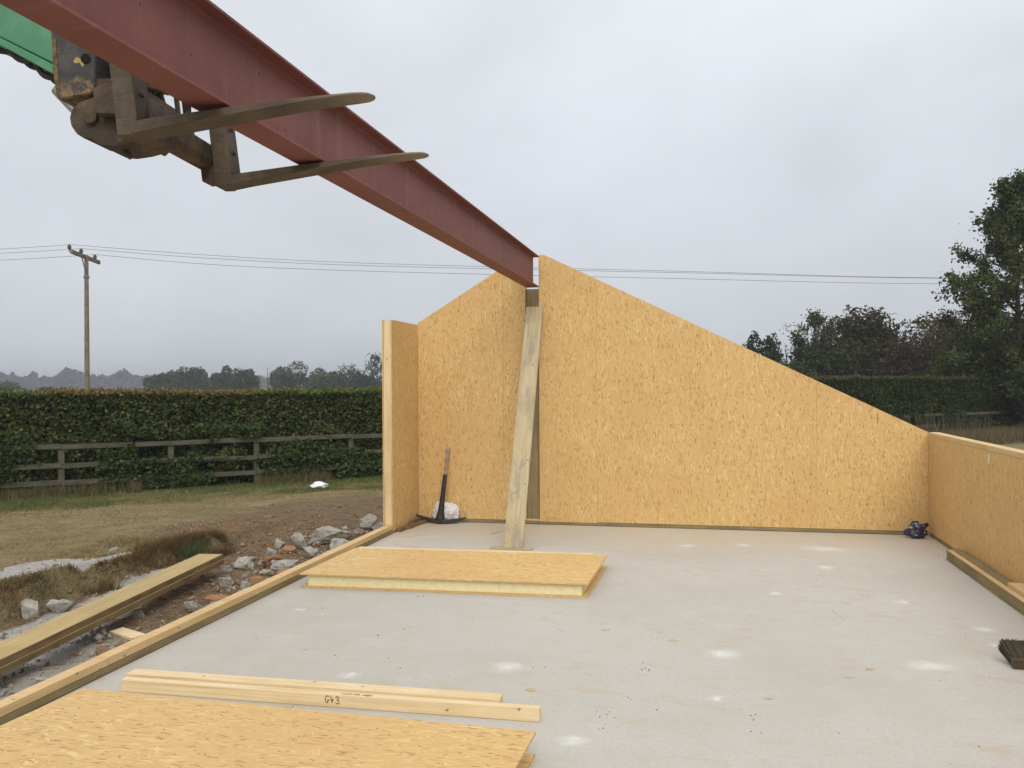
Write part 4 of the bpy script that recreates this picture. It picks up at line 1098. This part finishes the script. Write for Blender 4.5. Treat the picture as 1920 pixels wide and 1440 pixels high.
# ------------------------------------------------------------------ utility pole and wires
up = thing('utility_pole', 'wooden utility pole with a crossarm standing beyond the hedge', 'utility pole', (-25.36, 32.385, -.9))
b = MB(); b.tube([(0, 0, 0), (0, 0, 4), (0, 0, 7.94), (0, 0, 8.06)], [.115, .1, .082, .05], 14); b.make('shaft', POLEW, up)
ea = Vector((-25.198, 31.197, 7.12)); eb = Vector((-25.775, 33.527, 7.03)); o0 = Vector((-25.36, 32.385, -.9))
da = (eb-ea).normalized(); sa_ = Vector((da.y, -da.x, 0)).normalized()
b = MB(); b.M = Matrix.Translation(ea-o0+sa_*.10) @ Matrix((da, Vector((-da.y, da.x, 0)).normalized(), Vector((0, 0, 1)))).transposed().to_4x4(); b.box((-.1, -.05, -.09), ((eb-ea).length+.1, .05, .07)); b.make('crossarm', POLEW, up, bevel=.006)
b = MB(); q = ea-o0+(eb-ea)*.33+sa_*.1; b.tube([q, Vector((0, 0, 7.2))], .022, 6); b.make('brace', IRON, up)
b = MB(); b.tube([(0, 0, 7.08), (0, 0, 7.16)], .12, 12); b.make('band', IRON, up)
ins = [Vector((-25.218, 31.193, 7.40)), Vector((-25.441, 32.168, 7.385)), Vector((-25.751, 33.431, 7.325))]
for k, q in enumerate(ins):
    p = q-o0
    b = MB(); b.tube([p-Vector((0, 0, .30)), p-Vector((0, 0, .18)), p-Vector((0, 0, .17)), p-Vector((0, 0, .12)), p-Vector((0, 0, .115)), p-Vector((0, 0, .06)), p-Vector((0, 0, .055)), p], [.018, .018, .06, .085, .055, .09, .06, .05], 10); b.make('insulator', DARKIRON, up)
WP = [[(-60, 41.5, 9.0), (-31.276, 34.184, 7.895), None, (-20.277, 33.793, 7.15), (-13.686, 35.418, 6.80), (-.7, 38.5, 6.42), (10.855, 42.244, 6.21), (30, 48, 6.3), (60, 57, 7.4)],
      [(-60, 41.5, 8.8), (-31.277, 34.183, 7.70), None, (-20.28, 33.80, 7.02), (-13.687, 35.418, 6.695), (-.7, 38.5, 6.36), (10.855, 42.244, 6.195), (30, 48, 6.3), (60, 57, 7.4)],
      [(-60, 41.5, 8.4), (-31.279, 34.182, 7.384), None, (-20.28, 33.80, 6.76), (-13.688, 35.417, 6.46), (-.7, 38.5, 6.10), (10.854, 42.244, 5.95), (30, 48, 6.1), (60, 57, 7.3)]]
for k, nm in enumerate(('uppermost of three thin overhead wires crossing the sky from the pole', 'middle of three thin overhead wires, close under the uppermost one', 'lowest of three thin overhead wires crossing the sky from the pole')):
    pts = [Vector(p) if p else ins[k]+Vector((0, 0, .012)) for p in WP[k]]
    cr = []
    for j in range(len(pts)-1):
        p0, p1, p2, p3 = pts[max(j-1, 0)], pts[j], pts[j+1], pts[min(j+2, len(pts)-1)]
        if j == 1: p3 = p2
        if j == 2: p0 = p1
        for s in range(6):
            u = s/6; cr.append(.5*((2*p1)+(-p0+p2)*u+(2*p0-5*p1+4*p2-p3)*u*u+(-p0+3*p1-3*p2+p3)*u**3))
    cr.append(pts[-1])
    b = MB(); b.tube(cr, .0085, 5); o = b.make('overhead_wire', WIREM, None); tag(o, nm, 'wire')

# ------------------------------------------------------------------ trees
def skeleton_tree(name, label, loc, H, prof, nb, seed, leaf, nleaf, cols, trunk_r, upang=.6, bark=BARK, cat='tree', group=None, clump=.16, z0=.12, twigs=7, spikes=0, droop=0.):
    """trunk, limbs and leaf clumps. prof: (height share, crown radius) pairs"""
    rg = np.random.default_rng(seed)
    o = thing(name, label, cat, loc, group)
    wood = MB(); tw = []
    tp_ = [(rg.normal(0, .02)*H*k/6*.4, rg.normal(0, .02)*H*k/6*.4, H*k/6*.98) for k in range(7)]; tp_[0] = (0, 0, -.2)
    wood.tube(tp_, [trunk_r*(1-.93*k/6)+.01 for k in range(7)], 8)
    zs = [p[0] for p in prof]; rs = [p[1] for p in prof]
    for k in range(nb):
        hz_ = z0+(1-z0)*((k+rg.uniform(0, 1))/nb)**.9
        rad = np.interp(hz_, zs, rs)*rg.uniform(.65, 1.12)
        az = k*2.39996+rg.normal(0, .35)
        st = np.array([np.interp(hz_*H*.93, [q[2] for q in tp_], [q[0] for q in tp_]), np.interp(hz_*H*.93, [q[2] for q in tp_], [q[1] for q in tp_]), max(hz_*H-rad*math.tan(upang)*.75, .08*H)])
        d = np.array([math.cos(az), math.sin(az), 0])
        en = np.array([st[0]+d[0]*rad, st[1]+d[1]*rad, hz_*H+rg.normal(0, .03)*H])
        mid = (st+en)/2+np.array([0, 0, -.08*rad])+rg.normal(0, .05, 3)*rad
        r0_ = trunk_r*(.45*(1-hz_)+.12)
        wood.tube([st, mid, en], [r0_, r0_*.6, r0_*.18], 5, cap=False)
        for j in range(twigs):
            u = .3+.7*(j+.5)/twigs
            bp = st*(1-u)**2+2*mid*u*(1-u)+en*u*u
            td = unit((d*.6+rg.normal(0, .75, 3)+np.array([0, 0, .35-droop]))[None])[0]*rad*rg.uniform(.18, .42)
            te = bp+td
            if rg.uniform() < .5: wood.tube([bp, te], [r0_*.22+.004, .004], 3, cap=False)
            tw.append((bp, te))
        tw.append((mid, en))
    for k in range(spikes):
        hz_ = rg.uniform(.35, .97); rad = np.interp(hz_, zs, rs)*rg.uniform(.6, 1); az = rg.uniform(0, 6.28)
        bp = np.array([math.cos(az)*rad, math.sin(az)*rad, hz_*H]); te = bp+np.array([rg.normal(0, .06), rg.normal(0, .06), rg.uniform(.3, .6)]); wood.tube([bp-np.array([bp[0]*.4, bp[1]*.4, .5]), bp, te], [.02, .012, .005], 4, cap=False); tw.append((bp, te))
    wood.make('trunk', bark, o, fix=False)
    A = np.array([q[0] for q in tw]); B = np.array([q[1] for q in tw])
    idx = rg.integers(0, len(tw), nleaf); u = rg.beta(2, 1.1, nleaf)[:, None]
    P = A[idx]*(1-u)+B[idx]*u+rg.normal(0, 1, (nleaf, 3))*clump*(.5+rg.uniform(0, 1, (nleaf, 1)))
    tone = rg.uniform(0, 1, len(tw))[idx]
    c0, c1 = np.array(cols[0]), np.array(cols[1])
    cc = (c0+(c1-c0)*tone[:, None])*rg.uniform(.6, 1.4, (nleaf, 1))
    if len(cols) > 2:
        k = rg.uniform(0, 1, nleaf) < cols[3]; cc[k] = np.array(cols[2])*rg.uniform(.7, 1.3, (k.sum(), 1))
    V, F = leaves(P, leaf*rg.uniform(.6, 1.3, nleaf), up=.1, aspect=.65)
    lmesh('crown', V, F, LEAF, o, cc)
    return o


DG = ((.03, .048, .016), (.075, .098, .03))
# young oak at the right edge
skeleton_tree('oak_tree', 'tall young oak at the right edge rising above the hedge', (11.25, 34.75, -.6), 9.35, [(.1, 1.8), (.25, 2.2), (.45, 2.35), (.58, 2.3), (.7, 1.85), (.8, 1.35), (.9, .95), (1, .3)], 58, 4, .135, 46000, ((.034, .052, .017), (.080, .100, .030), (.15, .10, .04), .04), .16, .75, clump=.13, spikes=14, twigs=8)


def bush(name, label, loc, size, n, seed, leaf, cols, stems=10, lobes=16, cat='bush', whips=0, twigm=BARK, group=None, whip_leaf=True):
    rg = np.random.default_rng(seed); o = thing(name, label, cat, loc, group)
    w_ = MB(); ends = []
    for k in range(stems):
        az = rg.uniform(0, 6.28); rr = rg.uniform(.2, .8)
        e = np.array([math.cos(az)*rr*size[0], math.sin(az)*rr*size[1], size[2]*rg.uniform(.55, .98)])
        w_.tube([(e[0]*.15, e[1]*.15, -.2), (e[0]*.5, e[1]*.5, e[2]*.55), tuple(e)], [.06, .04, .01], 5, cap=False)
    W = []
    for k in range(whips):
        az = rg.uniform(0, 6.28); rr = rg.uniform(0, .95)
        s = np.array([math.cos(az)*rr*size[0], math.sin(az)*rr*size[1], size[2]*rg.uniform(.6, .92)*(1-.35*rr*rr)])
        d = np.array([math.cos(az)*.35+rg.normal(0, .25), rg.normal(0, .3), 1]); L = size[2]*rg.uniform(.10, .24)
        m_ = s+d*L*.7; e = s+d*L+np.array([rg.normal(0, .35), rg.normal(0, .3), -.25])*L
        w_.tube([s, m_, e], [.016, .010, .004], 3, cap=False); W += [(s, m_), (m_, e)]
    w_.make('stems', twigm, o, fix=False)
    ce = []
    for k in range(lobes):
        v = unit(rg.normal(size=(1, 3)))[0]; f_ = rg.uniform(.45, .8); ce.append((v[0]*f_*size[0], v[1]*f_*size[1], size[2]*(.46+.40*f_*v[2]), rg.uniform(.22, .40)))
    ce = np.array(ce); k = rg.integers(0, lobes, n); v = unit(rg.normal(size=(n, 3)))
    rad = ce[k, 3]*rg.beta(5, 1.3, n)*1.05
    P = ce[k, :3]+v*rad[:, None]*np.array([size[0], size[1], size[2]*.6])
    P[:, 2] *= size[2]/np.percentile(P[:, 2], 99.5)
    ok = P[:, 2] > -.1; P, k, v = P[ok], k[ok], v[ok]
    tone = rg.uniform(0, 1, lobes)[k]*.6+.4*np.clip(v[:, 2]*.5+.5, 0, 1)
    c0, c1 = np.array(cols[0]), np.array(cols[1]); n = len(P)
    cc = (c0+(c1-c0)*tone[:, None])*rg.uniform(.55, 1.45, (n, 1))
    if len(cols) > 2:
        kk = rg.uniform(0, 1, n) < cols[3]; cc[kk] = np.array(cols[2])*rg.uniform(.6, 1.3, (kk.sum(), 1))
    if W and whip_leaf:
        A = np.array([q[0] for q in W]); B = np.array([q[1] for q in W]); m_ = min(9*len(W), 5000)
        i_ = rg.integers(0, len(W), m_); u = rg.uniform(0, 1, (m_, 1)); P2 = A[i_]*(1-u)+B[i_]*u+rg.normal(0, .05, (m_, 3))
        P = np.concatenate([P, P2]); cc = np.concatenate([cc, (c0*.5+c1*.5)*rg.uniform(.6, 1.4, (m_, 1))])
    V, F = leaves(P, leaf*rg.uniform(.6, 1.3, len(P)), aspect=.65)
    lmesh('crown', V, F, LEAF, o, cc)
    return o


# right of the gable, about 45 m away; pixel column -> place was worked out once and is written here in metres
bush('dense_shrub', 'large dark hawthorn shrub with arching top twigs right of the gable slope', (8.3, 48.2, -.9), (3.1, 2.4, 5.9), 26000, 31, .18, ((.036, .040, .018), (.075, .080, .032), (.12, .07, .038), .2), whips=150, stems=14, lobes=26)
bush('dense_shrub', 'low reddish dark shrub behind the hedge left of the large hawthorn', (5.9, 43.5, -.8), (2.0, 1.6, 4.1), 10000, 32, .17, ((.030, .040, .019), (.066, .080, .034)), whips=40, lobes=18)
skeleton_tree('slender_tree', 'slender open crowned tree rising left of the large dark hawthorn', (5.95, 48.5, -.9), 6.2, [(.2, .9), (.5, 1.2), (.75, 1.45), (.92, 1.3), (1, .5)], 26, 33, .16, 3600, ((.055, .068, .03), (.105, .12, .055)), .09, .6, clump=.14, z0=.35, twigs=5)
bush('round_tree', 'small round dark tree at the left end of the trees by the slope', (3.1, 47.3, -.9), (1.35, 1.3, 4.95), 6500, 34, .18, ((.028, .042, .022), (.056, .074, .035)), lobes=14)
bush('round_tree', 'gappy dark tree between the round tree and the slender tree', (4.75, 48.4, -.9), (1.35, 1.2, 4.8), 5000, 35, .18, ((.03, .046, .024), (.062, .08, .038)), lobes=12)
bush('bare_shrub', 'pale brown twiggy shrub losing its leaves next to the oak', (11.9, 45.8, -.9), (2.6, 2., 5.6), 7500, 36, .14, ((.06, .045, .03), (.12, .088, .06)), whips=420, stems=46, twigm=TWIG, lobes=24)
bush('dense_shrub', 'dark green shrub filling the space under the oak behind the hedge', (11.3, 35.4, -.6), (3.4, 1.3, 3.9), 20000, 37, .14, ((.026, .042, .014), (.060, .084, .026)), lobes=24)
bush('dense_shrub', 'small dark green shrub between the bare shrub and the oak', (8.9, 34.6, -.6), (1.2, .9, 2.9), 4200, 38, .12, ((.028, .044, .015), (.060, .084, .026)), lobes=14)
bush('dense_shrub', 'dark understorey shrub behind the hedge below the slender tree', (3.9, 42., -.8), (1.8, 1.3, 3.3), 4200, 39, .16, ((.026, .038, .016), (.055, .07, .028)), lobes=14)
bush('dense_shrub', 'brown tinged shrub between the hawthorn and the bare shrub', (10., 44.6, -.9), (1.8, 1.4, 4.3), 6500, 40, .15, ((.035, .030, .018), (.07, .058, .03), (.12, .075, .045), .2), whips=70, lobes=18)

# mid distance trees left, about 150 m away: (x, y, radius, top z, kind, label)
LT = [
    (-91.0, 133.8, 2.9, 3.3, 'a', 'rounded dark tree at the left end of the mid distance tree row'),
    (-86.4, 134.9, 3.4, 4.3, 'a', 'broad dark tree second from the left in the tree row'),
    (-82.6, 135.4, 3.2, 4.1, 'b', 'flat topped green tree left of centre in the tree row'),
    (-79.2, 136.4, 2.6, 4.35, 'a', 'knobbly dark tree at the middle of the tree row'),
    (-76.4, 136.9, 2.4, 3.9, 'b', 'lower green tree just right of the knobbly one'),
    (-73.0, 131., 3.3, 2.9, 'd', 'nearest darkest bush in front of the tree row'),
    (-66.6, 138.9, 4.4, 5.1, 'c', 'tallest broad olive tree in the tree row'),
    (-70.9, 139.4, 2.2, 4.3, 'c', 'olive tree with a thin top left of the tallest one'),
    (-62.4, 141., 3.2, 3.5, 'c', 'low olive tree right of the tallest one'),
    (-58.4, 140.7, 3.1, 3.6, 'b', 'pale green bushy tree under the feathery one'),
    (-55.2, 139., 2.4, 3.3, 'd', 'dark bush near the panel edge in the tree row'),
    (-84.6, 131., 4.0, 2.3, 'd', 'dark low thicket in front of the broad dark trees'),
    (-79., 131., 4.2, 2.4, 'd', 'dark low thicket below the knobbly tree'),
]
KC = {'a': ((.032, .048, .024), (.066, .086, .038)), 'b': ((.042, .058, .028), (.082, .102, .045)), 'c': ((.058, .066, .034), (.108, .112, .056)), 'd': ((.024, .038, .017), (.050, .068, .028))}
for k, (x, y, r_, zt, kd, lab) in enumerate(LT):
    z0 = float(gz(x, y)); bush('field_tree', lab, (x, y, z0), (r_*1.22, r_*.9, zt-z0+.15), 5200, 100+k, .40, KC[kd], stems=6, lobes=15, cat='tree', group='trees in a row far across the field')
skeleton_tree('field_tree', 'feathery thin crowned tree standing above the row of trees', (-59.7, 142.5, -1.2), 6.2, [(.3, .8), (.6, 1.8), (.85, 1.9), (1, .7)], 22, 141, .33, 500, KC['c'], .12, .7, clump=.22, z0=.45, twigs=4, group='trees in a row far across the field')
skeleton_tree('pine_tree', 'tall sparse pine with clumped foliage just left of the return wall', (-54.3, 142., -1.2), 7.6, [(.45, .8), (.6, 1.75), (.75, 1.7), (.9, 1.5), (1, .9)], 11, 142, .36, 900, KC['a'], .16, .35, clump=.32, z0=.5, twigs=3)
skeleton_tree('dead_tree', 'bare dead tree poking above the tree row', (-73.4, 139.5, -1.2), 5.9, [(.6, .5), (.85, .9), (1, .3)], 9, 143, .2, 30, KC['c'], .12, .9, clump=.2, z0=.6, twigs=4)
# bushes low at the far left, nearer than the far wood
for k, (x, y, r_, zt, lab) in enumerate(((-117.5, 128.5, 5.5, 2.3, 'green hedgerow bush at the far left above the hedge top'), (-110., 129.5, 3.0, 1.3, 'small dark bush beside the leftmost hedgerow bush'))):
    z0 = float(gz(x, y)); bush('hedgerow_bush', lab, (x, y, z0), (r_, r_*.6, zt-z0), 1800, 160+k, .42, KC['b' if k == 0 else 'd'], stems=4, lobes=10)

# far woodland: one mass in the haze
rg = np.random.default_rng(77); n = 52000
az = rg.uniform(-1.25, 1.25, n); dd = rg.uniform(560, 700, n)
sky_h = 7.2+4.6*(fbm(az*40, az*0, 1., 5)-.45)+3.8*np.maximum(fbm(az*95, az*0, 1., 6)-.50, 0)*4
sky_h = sky_h+5.0*np.exp(-((az+.679)/.009)**2)+4.8*np.exp(-((az+.632)/.007)**2)-4.5*smooth(-.60, -.54, az)*(1-smooth(-.25, -.1, az))*.55
zz = rg.uniform(0, 1, n)**.8*(sky_h+2)-2.5
X = np.sin(az)*dd; Y = np.cos(az)*dd
V, F = leaves(np.stack([X, Y, zz], 1), rg.uniform(1.8, 4.2, n), aspect=.8)
cc = np.array([.034, .042, .03])*rg.uniform(.6, 1.5, (n, 1))
o = lmesh('far_woodland', V, F, LEAF, None, cc); tag(o, kind='stuff')

C.cycles.use_denoising = True
C.cycles.max_bounces = 6; C.cycles.diffuse_bounces = 4; C.cycles.transparent_max_bounces = 4; C.cycles.volume_bounces = 0
